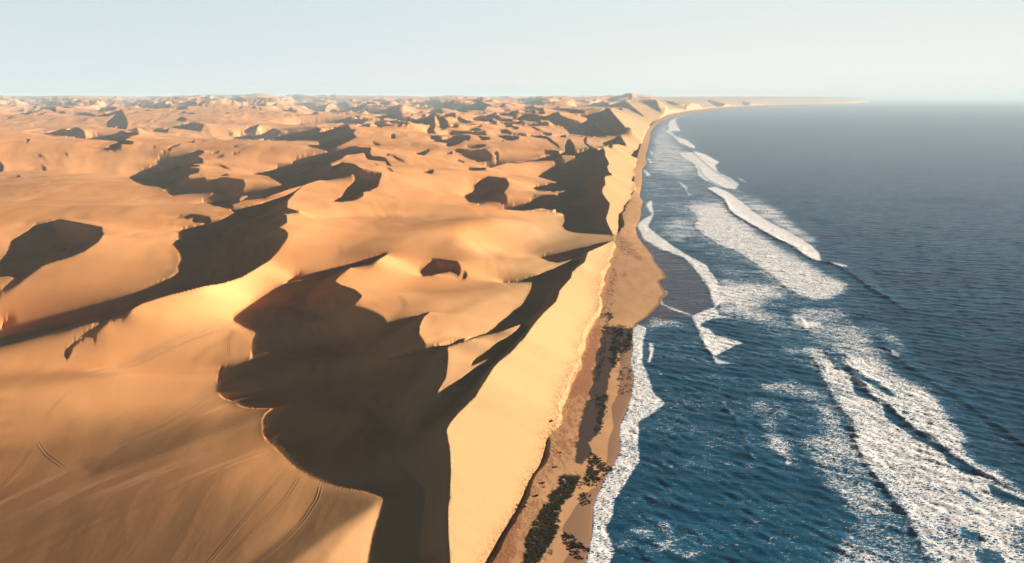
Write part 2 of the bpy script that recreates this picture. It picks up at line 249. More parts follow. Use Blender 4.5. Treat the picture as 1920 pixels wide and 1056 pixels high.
for k in range(120):
    y = 184 + 30 * rng.random(); x = rng.uniform(-400, 640); w = (y - 172) * rng.uniform(.2, .6); h = w * rng.uniform(.08, .16) + .5
    if samp(shade, np.array([x, x - w, x + w]), np.array([y, y, y])).max() > 0: continue
    fill(shade, [(x - w, y + h * .4), (x - w * .3, y - h * .4), (x + w * .6, y - h), (x + w, y), (x + w * .3, y + h * .7)])
tp = np.array(TONE); TS = 4.0
gx = RX0 + (np.arange(RW // 4) + .5) * TS; gy = RY0 + (np.arange(RH // 4) + .5) * TS
GX, GY = np.meshgrid(gx, gy); num = np.zeros_like(GX); den = np.full_like(GX, 1e-9)
for x, y, t in TONE:
    sy = 6 + (y - 178) * .042; sx = sy * 2.0 + 10
    w = np.exp(-np.minimum(((GX - x) / sx) ** 2 + ((GY - y) / sy) ** 2, 60) * .5) + 1e-4 / (1 + ((GX - x) / 300) ** 2 + ((GY - y) / 100) ** 2) ** 2
    num += w * t; den += w
tone = (num / den).astype(np.float32)
for t_, p_ in BANDS:
    im = np.zeros((RH, RW), np.float32); fill(im, p_); im = blur(im, 9, 4); im = im.reshape(RH // 4, 4, RW // 4, 4).mean((1, 3)); tone = tone * (1 - im) + t_ * im
# ------------------------------------------------------------------ dune relief on a fan-shaped grid
Wt = np.array([unproj(x, y, 0.0) for x, y in WATER]); Ft = np.array([unproj(x, y, 4.0) for x, y in FOOT])
def xw(Y): return np.interp(Y, Wt[:, 1], Wt[:, 0]) + np.maximum(Y - Wt[-1, 1], 0) * .3
def xf(Y): return (3.2 * vnoise(Y / 22, Y * 0, 77, 4) + .008 * Y * vnoise(Y / 90, Y * 0 + 3, 78, 3)) * ss(2500, 1200, Y) + np.interp(Y, Ft[:, 1], Ft[:, 0]) + np.maximum(Y - Ft[-1, 1], 0) * .3
YC, LC = 60.0, 0.03
Y0, Y1 = 110.0, 45000.0
_t = np.linspace(math.log(Y0), math.log(Y1), 400)
_xs = np.convolve(np.pad(xf(np.exp(_t)) / np.exp(_t), 8, mode='edge'), np.ones(17) / 17, 'valid')
def xs(Y): return np.interp(np.log(Y), _t, _xs) * Y
A0, A1 = -1.25, 0.20
SX, SY = -math.sin(SUN_AZ), -math.cos(SUN_AZ); TE = math.tan(SUN_EL)
def grid(na, nb):
    a = np.linspace(A0, A1, na); lb = np.linspace(math.log(Y0), math.log(Y1), nb)
    Yb = np.exp(lb)[:, None]; L = Yb + YC
    X = xs(Yb) - SX * a[None, :] * L; Y = Yb - SY * a[None, :] * L      # each row follows one line of sunlight
    return a, lb, X, Y
def beach_h(X, Y):
    W, Fo = xw(Y), xf(Y); u = (W - X) / np.maximum(W - Fo, 1.0)
    z = np.where(u > 0, 4.0 * np.clip(u, 0, 1) ** .75, np.maximum((W - X) * .08, -9.0))
    return z, u
class Level:
    def __init__(s, na, nb):
        s.a, s.lb, s.X, s.Y = grid(na, nb); s.na, s.nb = na, nb
        da = s.a[1] - s.a[0]; db = s.lb[1] - s.lb[0]
        av = lambda Q: .25 * (Q[1:, 1:] + Q[:-1, 1:] + Q[1:, :-1] + Q[:-1, :-1])
        Xc, Yc = av(s.X), av(s.Y); s.Xc, s.Yc = Xc, Yc
        Xa, Xb, Ya, Yb = s.da_(s.X), s.db_(s.X), s.da_(s.Y), s.db_(s.Y); J = Xa * Yb - Xb * Ya
        s.cx_a = (SX * Yb - SY * Xb) / J; s.cx_b = (SY * Xa - SX * Ya) / J          # along the sun's path
        TX, TY = -SY, SX
        s.ct_a = (TX * Yb - TY * Xb) / J; s.ct_b = (TY * Xa - TX * Ya) / J
        s.Yb = np.exp(s.lb)[:, None] + 0 * s.X; s.L = s.Yb + YC; s.kh = 1.0 / (da * db * (np.exp(s.lb)[:-1, None] + YC))
        s.ka = 1.0 / (da * da * s.L[:, 1:-1]); s.kb = 1.0 / (db * db * s.L[1:-1, :])   # curvature times distance
    def da_(s, R): return .5 * (R[:-1, 1:] - R[:-1, :-1] + R[1:, 1:] - R[1:, :-1])
    def db_(s, R): return .5 * (R[1:, 1:] - R[:-1, 1:] + R[1:, :-1] - R[:-1, :-1])
    def daT(s, q):
        o = np.zeros((s.nb, s.na)); q = .5 * q
        o[:-1, 1:] += q; o[:-1, :-1] -= q; o[1:, 1:] += q; o[1:, :-1] -= q; return o
    def dbT(s, q):
        o = np.zeros((s.nb, s.na)); q = .5 * q
        o[1:, 1:] += q; o[:-1, 1:] -= q; o[1:, :-1] += q; o[:-1, :-1] -= q; return o
    def op(s, R):
        A_, B_ = s.da_(R), s.db_(R)
        qs = s.ws * (s.cx_a * A_ + s.cx_b * B_); qt = s.wt * (s.ct_a * A_ + s.ct_b * B_)
        o = s.daT(s.cx_a * qs + s.ct_a * qt) + s.dbT(s.cx_b * qs + s.ct_b * qt)
        q = s.wa * s.ka * s.ka * (R[:, 2:] - 2 * R[:, 1:-1] + R[:, :-2]); o[:, 2:] += q; o[:, 1:-1] -= 2 * q; o[:, :-2] += q
        q = s.wb * s.kb * s.kb * (R[2:] - 2 * R[1:-1] + R[:-2]); o[2:] += q; o[1:-1] -= 2 * q; o[:-2] += q
        q = s.wh * s.kh * s.kh * (R[1:, 1:] - R[:-1, 1:] - R[1:, :-1] + R[:-1, :-1]); o[1:, 1:] += q; o[:-1, 1:] -= q; o[1:, :-1] -= q; o[:-1, :-1] += q
        return o + s.w0 * R
    def setup(s, R):
        Rc = .25 * (R[1:, 1:] + R[:-1, 1:] + R[1:, :-1] + R[:-1, :-1])
        px, py = proj(s.Xc, s.Yc, Rc)
        t = samp(tone, px, py, RX0, RY0, TS)
        qx, qy = proj(s.X, s.Y, R); m = samp(shade, qx, qy); m[1:-1] = .25 * m[:-2] + .5 * m[1:-1] + .25 * m[2:]
        m = .25 * (m[1:, 1:] + m[:-1, 1:] + m[1:, :-1] + m[:-1, :-1])
        zb, ub = beach_h(s.Xc, s.Yc); sea = ss(1.05, .98, ub)
        face = (ub > 1.0) * (m < .5) * ss(60, 6, (xf(s.Yc) - s.Xc) * 1.0 - 0) * ss(3000, 1500, s.Yc)
        # the seaward face of the coastal ridge: lit sand lying east of its crest
        g = np.interp(t, [0, .2, .4, .7, 1], [-.215, -.14, -.01, .14, .36])
        f2 = samp(facem, px, py) * (ub > 1.0) * ss(7500, 4500, s.Yc)
        g = g * (1 - f2) + .42 * f2
        g = g * (1 - m) - TE * m
        g = g * (1 - sea); m2 = m * (1 - sea)
        s.g = g; s.ws = (6.0 + 24.0 * ss(620, 380, s.Yc) + 250.0 * m2 + 4.0 * f2) ; s.wt = np.full_like(g, .01)
        edge = np.abs(m - .5) < .49
        gm = np.zeros((s.nb, s.na)); gm[:-1, :-1] += m; gm[1:, 1:] += m; gm[1:, :-1] += m; gm[:-1, 1:] += m; gm /= 4
        e = ((gm > .02) & (gm < .98)).astype(float)
        lam = LAM; w = lam * lam * (1 - .93 * e)
        s.wa = w[:, 1:-1]; s.wb = w[1:-1, :]; s.wh = .5 * lam * lam + .03 * s.ws * (s.cx_a / s.kh) ** 2
        zb, ub = beach_h(s.X, s.Y); sea = ss(1.02, .98, ub)
        h0 = np.interp(np.log(s.Y), np.log([100, 500, 2000, 5000, 10000, 20000, 45000]), [20, 26, 42, 62, 110, 185, 270]) * ss(1.0, 1.5, ub)
        da = s.a[1] - s.a[0]
        s.w0 = (sea * 3000.0 + np.interp(np.log(s.Y), np.log([300, 1000, 2500, 6000, 15000, 45000]), [.2, 2.0, 25.0, 500.0, 6000.0, 30000.0])) / s.L ** 2
        s.rhs = s.daT(s.cx_a * s.ws * g) + s.dbT(s.cx_b * s.ws * g) + s.w0 * (sea * zb + (1 - sea) * h0)
        s.sea = sea; s.zb = zb
    def solve(s, R, n):
        # diagonal preconditioner
        D = np.zeros_like(R)
        q = s.ws * (np.abs(s.cx_a) + np.abs(s.cx_b)) ** 2 * .25 + s.wt * (np.abs(s.ct_a) + np.abs(s.ct_b)) ** 2 * .25
        D[:-1, :-1] += q; D[1:, 1:] += q; D[1:, :-1] += q; D[:-1, 1:] += q
        q = s.wa * s.ka ** 2; D[:, 2:] += q; D[:, 1:-1] += 4 * q; D[:, :-2] += q
        q = s.wb * s.kb ** 2; D[2:] += q; D[1:-1] += 4 * q; D[:-2] += q
        q = s.wh * s.kh ** 2; D[:-1, :-1] += q; D[1:, 1:] += q; D[1:, :-1] += q; D[:-1, 1:] += q
        D += s.w0
        r = s.rhs - s.op(R); z = r / D; p = z; rz = (r * z).sum()
        for _ in range(n):
            Ap = s.op(p); al = rz / (p * Ap).sum(); R = R + al * p; r = r - al * Ap
            z = r / D; rz2 = (r * z).sum(); p = z + (rz2 / rz) * p; rz = rz2
        return R
LAM = .004
facem = np.zeros((RH, RW), np.float32)
CREST = [(845,1200),(843,1056),(839,951),(844,884),(843,847),(836,807),(842,794),(860,773),(891,743),(910,712),(938,675),(973,642),(993,618),(1020,585),(1042,565),(1055,537),(1072,510),(1095,492),(1102,472),(1127,461),(1152,449),
  (1147,436),(1138,420),(1135,408),(1138,402),(1142,388),(1143,382),(1133,370),(1127,360),(1134,347),(1132,332),(1147,328),(1140,322),(1138,312),(1141,308),(1134,290),(1130,278),(1150,272),(1175,272),(1163,254),(1184,256),(1170,235),(1140,202),(1155,202),(1190,208),(1208,219),(1190,208),(1172,190),(1200,190),(1250,209)]
fill(facem, CREST + [(x, y) for x, y in reversed(FOOT[:21])])
def resize(R, nb, na):
    v = np.linspace(0, R.shape[0] - 1, nb); u = np.linspace(0, R.shape[1] - 1, na)
    j = np.minimum(v.astype(int), R.shape[0] - 2); i = np.minimum(u.astype(int), R.shape[1] - 2)
    fv = (v - j)[:, None]; fu = (u - i)[None, :]
    return (R[j][:, i] * (1 - fu) + R[j][:, i + 1] * fu) * (1 - fv) + (R[j + 1][:, i] * (1 - fu) + R[j + 1][:, i + 1] * fu) * fv
R = None
for na, nb, outer, n in SCHED:
    lv = Level(na, nb)
    if R is None: R = np.interp(np.log(lv.Y), np.log([100, 2000, 10000, 45000]), [30, 45, 95, 150])
    else: R = resize(R, nb, na)
    for _ in range(outer):
        lv.setup(R); R = lv.solve(R, n)
    print('relief', na, nb, float(R.min()), float(R.max()))
# carve the shaded side below the light's edge
X, Y = lv.X, lv.Y
px, py = proj(X, Y, R); M = samp(shade, px, py) * (1 - lv.sea)
KD = .42
D = np.where(M > .5, 1e9, (M * 1.0) * 0)            # distance, in metres, from the nearest lit ground
sa = (lv.a[1] - lv.a[0]) * lv.L; sb = (lv.lb[1] - lv.lb[0]) * lv.Yb; sab = np.sqrt(sa ** 2 + sb ** 2)
for _ in range(NDIST):
    D[:, 1:] = np.minimum(D[:, 1:], D[:, :-1] + sa[:, 1:]); D[:, :-1] = np.minimum(D[:, :-1], D[:, 1:] + sa[:, :-1])
    D[1:] = np.minimum(D[1:], D[:-1] + sb[1:]); D[:-1] = np.minimum(D[:-1], D[1:] + sb[:-1])
    D[1:, 1:] = np.minimum(D[1:, 1:], D[:-1, :-1] + sab[1:, 1:]); D[:-1, :-1] = np.minimum(D[:-1, :-1], D[1:, 1:] + sab[:-1, :-1])
    D[1:, :-1] = np.minimum(D[1:, :-1], D[:-1, 1:] + sab[1:, :-1]); D[:-1, 1:] = np.minimum(D[:-1, 1:], D[1:, :-1] + sab[:-1, 1:])
D[D > 1e8] = 0
dm = 6 + .007 * np.minimum(Y, 7000)
rt = np.zeros_like(D)                                # metres to the far end of the shadow along the sun's path
for i in range(1, lv.na): rt[:, i] = np.where(M[:, i] > .5, rt[:, i - 1] + sa[:, i], 0)
rt = blur(rt, 1, 2, 1)
d = dm * (1 - np.exp(-np.minimum(KD * D, .24 * rt) / dm))
Mf = blur(M.astype(np.float32), 4, 1, 2); ga = np.abs(np.gradient(Mf, axis=1)); gb = np.abs(np.gradient(Mf, axis=0))
par = ss(.62, .9, blur(gb, 6, 2) / (blur(ga, 6, 2) * 2.5 + blur(gb, 6, 2) + 1e-5)) * ss(0, .02, blur(gb, 6, 2))      # edges running along the sunlight
d2 = blur(np.minimum(np.maximum(D - 1.2 * sb, 0) * KD, .24 * rt).astype(np.float32), 11, 2, 2); d2 = dm * (1 - np.exp(-d2 / dm))
par = blur(par.astype(np.float32), 8, 2, 1); d = d * (1 - par) + d2 * par
# uneven floor in the hollows; wind-worked swells, steps and blowouts on the open sand
wx, wy = X * .96 + Y * .28, Y * .96 - X * .28
wob = vnoise(wx / 160, wy / 160, 5, 3)
d = d * (1 + .75 * vnoise(wx / 55 + wob, wy / 90, 1, 4))
rid = 1 - np.abs(vnoise(wx / 34 + 1.4 * wob, wy / 120 + wob, 2, 3)) * 2.2
res = np.clip(1.3 - lv.Yb * 8.5e-4, .0, 1)
lit = np.clip(1 - blur(M.astype(np.float32), 5, 4, 2) * 2.5, 0, 1)
sw = (.12 + .22 * ss(500, 1100, Y)) * rid * res + (.22 + .28 * ss(500, 1000, Y) + .0005 * np.minimum(Y, 8000)) * vnoise(wx / 60 + wob, wy / 170, 3, 3) * 1.5 + .035 * Y ** .6 * vnoise(X / (60 + .1 * lv.Yb), Y / (110 + .25 * lv.Yb), 4, 2) * ss(600, 2500, Y)
fc = samp(facem, px, py)
H = R - d + sw * lit * (1 - .8 * fc)
H = H + fc * (1 - M) * .34 * vnoise(X / 26 + .5 * wob, Y / 7 , 8, 3) * ss(0, .5, lit)
H = np.where(lv.sea > 0, lv.sea * lv.zb + (1 - lv.sea) * H, H)
print('H', float(H.min()), float(H.max()))

# keep every shaded hollow below the line of light that grazes the crest sunward of it
env = H[:, -1].copy(); H0 = H.copy(); cut = np.zeros_like(H); run = np.zeros(lv.nb); Lr = 18 + .07 * lv.Yb[:, 0]
for i in range(lv.na - 2, -1, -1):
    env = env - TE * sa[:, i]
    lim = env - np.minimum(.3, .015 * rt[:, i]) - .0003 * lv.Yb[:, i]
    need = np.where((M[:, i] > .6) & (H[:, i] - lim < 16), np.maximum(H[:, i] - lim, 0), 0)
    run = run * np.exp(-sa[:, i] / Lr); run = np.maximum(run, need); cut[:, i] = np.where(M[:, i] > .6, need, run)
    H[:, i] -= cut[:, i]; env = np.maximum(env, H[:, i])
print('cut', [round(float(v), 2) for v in np.percentile(cut[(M > .6) & (cut > .05) & (Y < 3000)], [50, 80, 95, 99])], float(((M > .6) & (cut > .05)).sum() / (M > .6).sum()))
cb = blur(cut.astype(np.float32), 7, 5, 3)
H = H0 - np.where(M > .6, np.maximum(cut, cb), cb)
p2 = np.clip(blur(par.astype(np.float32), 6, 3, 2) * 1.5, 0, .9) * (1 - fc) * (lv.sea < .01)
for _ in range(2): H = H * (1 - p2) + blur(H.astype(np.float32), 15, 2, 2) * p2
_z, _u = beach_h(X, Y); H = np.where((_u > .2) & (_u < 1.2), np.maximum(H, 4.0 * np.clip(_u, 0, 1) ** .75 * ss(1.2, .98, _u)), H)
_a, _lb = lv.a, lv.lb
def ground(x, y):
    Yb = np.array(y, float)
    for _ in range(12): Yb = np.clip(y - SY / SX * (x - xs(Yb)), Y0, Y1)
    aa = -(x - xs(Yb)) / (SX * (Yb + YC))
    u = np.clip((aa - _a[0]) / (_a[1] - _a[0]), 0, len(_a) - 1.001); v = np.clip((np.log(Yb) - _lb[0]) / (_lb[1] - _lb[0]), 0, len(_lb) - 1.001)
    i = u.astype(int); j = v.astype(int); fu = u - i; fv = v - j
    return (H[j, i] * (1 - fu) + H[j, i + 1] * fu) * (1 - fv) + (H[j + 1, i] * (1 - fu) + H[j + 1, i + 1] * fu) * fv
def hit(px, py):
    """where the line of sight through a photo pixel meets the ground"""
    px = np.asarray(px, float); py = np.asarray(py, float)
    u = (px - CX) / F; v = (CY - py) / F; dx, dy, dz = u, cp + v * sp, -sp + v * cp
    t = np.exp(np.linspace(math.log(120), math.log(6000), 700))[None, :]
    f = HC + dz[:, None] * t - ground(dx[:, None] * t, dy[:, None] * t)
    k = np.argmax(f < 0, 1); k = np.maximum(k, 1); n = np.arange(len(px))
    f0, f1 = f[n, k - 1], f[n, k]; w = np.clip(f0 / np.maximum(f0 - f1, 1e-6), 0, 1); tt = t[0, k - 1] * (1 - w) + t[0, k] * w
    x, y = dx * tt, dy * tt
    return x, y, ground(x, y)
# ------------------------------------------------------------------ mesh and material helpers
def tag(o, label=None, cat=None, group=None, kind=None):
    if label: o['label'] = label
    if cat: o['category'] = cat
    if group: o['group'] = group
    if kind: o['kind'] = kind
    return o
def mesh_grid(name, X, Y, Z, attrs=None, keep=None, mat=None, kind='structure', normals=False):
    nb, na = X.shape
    me = bpy.data.meshes.new(name)
    co = np.stack([X, Y, Z], -1).reshape(-1, 3).astype(np.float32)
    idx = np.arange(nb * na).reshape(nb, na)
    q = np.stack([idx[:-1, :-1], idx[:-1, 1:], idx[1:, 1:], idx[1:, :-1]], -1).reshape(-1, 4)
    used = slice(None)
    if keep is not None:
        q = q[keep.reshape(-1)]; used = np.zeros(nb * na, bool); used[q.reshape(-1)] = True
        new = np.cumsum(used) - 1; q = new[q]; co = co[used]
    me.vertices.add(len(co)); me.vertices.foreach_set('co', co.reshape(-1))
    me.loops.add(q.size); me.loops.foreach_set('vertex_index', q.reshape(-1).astype(np.int32))
    me.polygons.add(len(q)); me.polygons.foreach_set('loop_start', np.arange(0, q.size, 4, dtype=np.int32))
    me.polygons.foreach_set('use_smooth', np.ones(len(q), bool))
    me.update(calc_edges=True)
    for k, v in (attrs or {}).items():
        at = me.attributes.new(k, 'FLOAT', 'POINT'); at.data.foreach_set('value', np.ascontiguousarray(v.reshape(-1)[used].astype(np.float32)))
    if normals:
        Xa, Ya, Za = np.gradient(X, axis=1), np.gradient(Y, axis=1), np.gradient(Z, axis=1); Xb, Yb, Zb = np.gradient(X, axis=0), np.gradient(Y, axis=0), np.gradient(Z, axis=0)
        N = np.stack([Ya * Zb - Za * Yb, Za * Xb - Xa * Zb, Xa * Yb - Ya * Xb], -1).reshape(-1, 3)[used]
        N /= np.linalg.norm(N, axis=1, keepdims=True); N *= np.sign(N[:, 2:3])
        me.normals_split_custom_set_from_vertices(N.tolist())
    if mat: me.materials.append(mat)
    o = bpy.data.objects.new(name, me); scene.collection.objects.link(o); o['kind'] = kind
    return o
class NT:
    def __init__(s, name):
        s.m = bpy.data.materials.new(name); s.m.use_nodes = True; s.t = s.m.node_tree; s.b = s.t.nodes['Principled BSDF']
    def n(s, ty, **kw):
        nd = s.t.nodes.new(ty)
        for k, v in kw.items():
            if k.startswith('i_'):
                key = k[2:]; key = int(key) if key.isdigit() else key.replace('_', ' ')
                if hasattr(v, 'is_linked') or isinstance(v, bpy.types.NodeSocket): s.t.links.new(v, nd.inputs[key])
                else: nd.inputs[key].default_value = v
            else: setattr(nd, k, v)
        return nd
    def L(s, a, b): s.t.links.new(a, b)
    def math(s, op, a, b=0.0, clamp=False):
        nd = s.t.nodes.new('ShaderNodeMath'); nd.operation = op; nd.use_clamp = clamp
        for i, v in enumerate((a, b)):
            if isinstance(v, bpy.types.NodeSocket): s.t.links.new(v, nd.inputs[i])
            else: nd.inputs[i].default_value = v
        return nd.outputs[0]
    def mix(s, f, a, b):
        nd = s.t.nodes.new('ShaderNodeMix'); nd.data_type = 'RGBA'
        for k, v in ((0, f), (6, a), (7, b)):
            if isinstance(v, bpy.types.NodeSocket): s.t.links.new(v, nd.inputs[k])
            else: nd.inputs[k].default_value = v if k == 0 else tuple(v) + (1,) * (4 - len(v))
        return nd.outputs[2]
    def attr(s, name):
        return s.n('ShaderNodeAttribute', attribute_name=name).outputs['Fac']
    def noise(s, scale, detail=4, rough=.55, vec=None, out=0, dist=0.0):
        nd = s.n('ShaderNodeTexNoise'); nd.inputs['Scale'].default_value = scale; nd.inputs['Detail'].default_value = detail
        nd.inputs['Roughness'].default_value = rough; nd.inputs['Distortion'].default_value = dist
        if vec is not None: s.L(vec, nd.inputs['Vector'])
        return nd.outputs[out]
    def coords(s, scale=(1, 1, 1), rot=0.0):
        g = s.n('ShaderNodeNewGeometry').outputs['Position']
        mp = s.n('ShaderNodeMapping'); s.L(g, mp.inputs[0]); mp.inputs['Scale'].default_value = scale; mp.inputs['Rotation'].default_value = (0, 0, rot)
        return mp.outputs[0]
    def ramp(s, f, lo, hi):
        nd = s.n('ShaderNodeMapRange'); nd.interpolation_type = 'SMOOTHSTEP'
        for k, v in ((0, f), (1, lo), (2, hi)):
            if isinstance(v, bpy.types.NodeSocket): s.L(v, nd.inputs[k])
            else: nd.inputs[k].default_value = v
        return nd.outputs[0]
    def bump(s, h, strength, dist, normal=None):
        nd = s.n('ShaderNodeBump'); s.L(h, nd.inputs['Height']); nd.inputs['Strength'].default_value = strength; nd.inputs['Distance'].default_value = dist
        if normal is not None: s.L(normal, nd.inputs['Normal'])
        return nd.outputs[0]
# ------------------------------------------------------------------ sand
garnet = np.zeros((RH, RW), np.float32); dark = np.zeros_like(garnet); damp = np.zeros_like(garnet)
fill(garnet, T(960,560,5.87,[(900,300),(1000,330),(960,520),(930,700),(900,900),(860,1060),(600,1060),(660,880),(760,700),(860,500),(890,350)]), .9)
fill(garnet, T(960,740,5.87,[(620,0),(870,0),(760,350),(720,600),(600,750),(420,900),(360,860),(500,500),(600,200)]), .5)
fill(garnet, T(900,880,6,[(180,850),(260,700),(380,560),(470,600),(350,700),(400,900),(330,1100),(100,1100),(130,950)]), 1.0)
fill(garnet, T(1080,380,4.4,[(340,260),(400,270),(480,370),(550,450),(540,500),(420,420),(350,340)]), .6)
fill(garnet, T(1080,380,4.4,[(330,590),(420,560),(460,600),(320,650)]), .5); fill(garnet, T(1080,380,4.4,[(250,700),(330,690),(300,760),(250,750)]), .5)
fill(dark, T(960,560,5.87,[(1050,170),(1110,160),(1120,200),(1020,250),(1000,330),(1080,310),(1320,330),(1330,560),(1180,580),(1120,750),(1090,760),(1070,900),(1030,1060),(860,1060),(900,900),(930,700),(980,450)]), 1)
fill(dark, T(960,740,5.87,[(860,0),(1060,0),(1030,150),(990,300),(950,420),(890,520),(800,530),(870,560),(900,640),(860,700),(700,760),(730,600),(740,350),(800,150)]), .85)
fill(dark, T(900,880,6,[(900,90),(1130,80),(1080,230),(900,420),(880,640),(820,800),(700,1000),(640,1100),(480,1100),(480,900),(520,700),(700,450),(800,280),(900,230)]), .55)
fill(damp, T(960,560,5.87,[(1180,580),(1330,560),(1310,850),(1340,900),(1310,1060),(1160,1060),(1190,880),(1190,760)]), .9)
fill(damp, T(960,740,5.87,[(1160,0),(1330,0),(1310,100),(1190,330),(1210,470),(1270,560),(1210,720),(1130,770),(1040,760),(1060,500),(1110,350),(1090,130)]), .9)
fill(damp, T(900,880,6,[(1250,220),(1390,170),(1330,350),(1290,470),(1310,650),(1360,800),(1370,950),(1250,1100),(900,1100),(1050,870),(950,800),(920,650),(1000,540),(1130,330)]), .9)
base = np.zeros_like(garnet); fill(base, [(x + 2, y) for x, y in FOOT[:13]] + [(x + 12 + max(y - 480, 0) * .11, y) for x, y in reversed(FOOT[:13])], .34); garnet = np.maximum(garnet, blur(base, 6, 4))
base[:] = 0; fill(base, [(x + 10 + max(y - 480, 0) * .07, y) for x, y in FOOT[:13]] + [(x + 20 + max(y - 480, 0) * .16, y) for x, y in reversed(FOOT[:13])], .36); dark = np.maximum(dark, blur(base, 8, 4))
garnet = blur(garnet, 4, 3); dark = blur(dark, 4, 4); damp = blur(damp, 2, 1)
px, py = proj(X, Y, H)
zb, UB = beach_h(X, Y)
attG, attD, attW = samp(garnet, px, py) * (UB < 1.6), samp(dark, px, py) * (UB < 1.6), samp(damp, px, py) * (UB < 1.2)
edgew = ss(.10, .0, UB) ; attW = np.maximum(attW, edgew)
near_foot = np.exp(-((UB - 1.0) / .16) ** 2) * ss(2500, 900, Y)
S = NT('sand')
c = S.coords()
big = S.noise(.012, 3, .5, c); mid = S.noise(.09, 4, .6, S.coords((1, .35, 1), .3)); fine = S.noise(1.2, 6, .65, c)
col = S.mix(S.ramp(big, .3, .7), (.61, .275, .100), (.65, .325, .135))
col = S.mix(S.attr('coast'), col, (.48, .295, .145))  # paler coastal sand, also darkened to tame sunlight on the seaward face
col = S.mix(S.attr('shore'), col, S.mix(S.ramp(mid, .3, .7), (.40, .225, .115), (.48, .285, .150)))
col = S.mix(S.math('MULTIPLY', S.ramp(fine, .3, .7), .18), col, (.46, .25, .11))
spk = S.noise(.55, 5, .7, c)
ftn = S.math('MULTIPLY', S.attr('foot'), S.ramp(spk, .45, .62))
col = S.mix(S.math('MULTIPLY', ftn, .75), col, (.25, .12, .06))
gn = S.noise(.22, 6, .62, S.coords((1.6, .7, 1), .5)); gm_ = S.math('MULTIPLY', S.ramp(S.math('ADD', S.attr('garnet'), S.math('MULTIPLY', S.math('SUBTRACT', gn, .5), 2.6)), .25, .75), S.ramp(S.attr('garnet'), 0.02, .2))
col = S.mix(S.math('MULTIPLY', gm_, .85), col, (.27, .118, .058))
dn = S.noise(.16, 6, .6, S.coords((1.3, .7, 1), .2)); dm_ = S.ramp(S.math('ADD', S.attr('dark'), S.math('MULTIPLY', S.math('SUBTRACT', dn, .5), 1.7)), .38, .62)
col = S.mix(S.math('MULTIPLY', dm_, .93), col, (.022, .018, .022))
wn = S.noise(.12, 5, .6, c); wm_ = S.ramp(S.math('ADD', S.attr('damp'), S.math('MULTIPLY', S.math('SUBTRACT', wn, .5), .9)), .30, .75)
col = S.mix(S.math('MULTIPLY', wm_, .8), col, (.17, .10, .065))
S.L(col, S.b.inputs['Base Color'])
S.L(S.math('SUBTRACT', 1.0, S.math('MULTIPLY', wm_, .5)), S.b.inputs['Roughness']); S.b.inputs['Specular IOR Level'].default_value = .12
rip = S.n('ShaderNodeTexWave'); rip.inputs['Scale'].default_value = .9; rip.inputs['Distortion'].default_value = 9; rip.inputs['Detail'].default_value = 3; rip.inputs['Detail Scale'].default_value = .25
S.L(S.coords((1, .5, 1), .35), rip.inputs['Vector'])
hgt = S.math('ADD', S.math('MULTIPLY', fine, .05), S.math('MULTIPLY', mid, .35)); hgt = S.math('ADD', hgt, S.math('MULTIPLY', rip.outputs['Fac'], .012))
hgt = S.math('ADD', hgt, S.math('MULTIPLY', ftn, .5))
S.L(S.bump(hgt, .55, 1.0), S.b.inputs['Normal'])
sand = S.m
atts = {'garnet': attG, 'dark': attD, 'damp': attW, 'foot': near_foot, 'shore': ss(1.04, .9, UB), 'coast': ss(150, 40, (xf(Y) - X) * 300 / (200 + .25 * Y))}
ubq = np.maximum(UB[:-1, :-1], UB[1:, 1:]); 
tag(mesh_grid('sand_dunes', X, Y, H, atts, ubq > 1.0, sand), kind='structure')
tag(mesh_grid('beach', X, Y, H, atts, (ubq <= 1.0) & (H[:-1, :-1] > -5.5), sand), kind='structure')
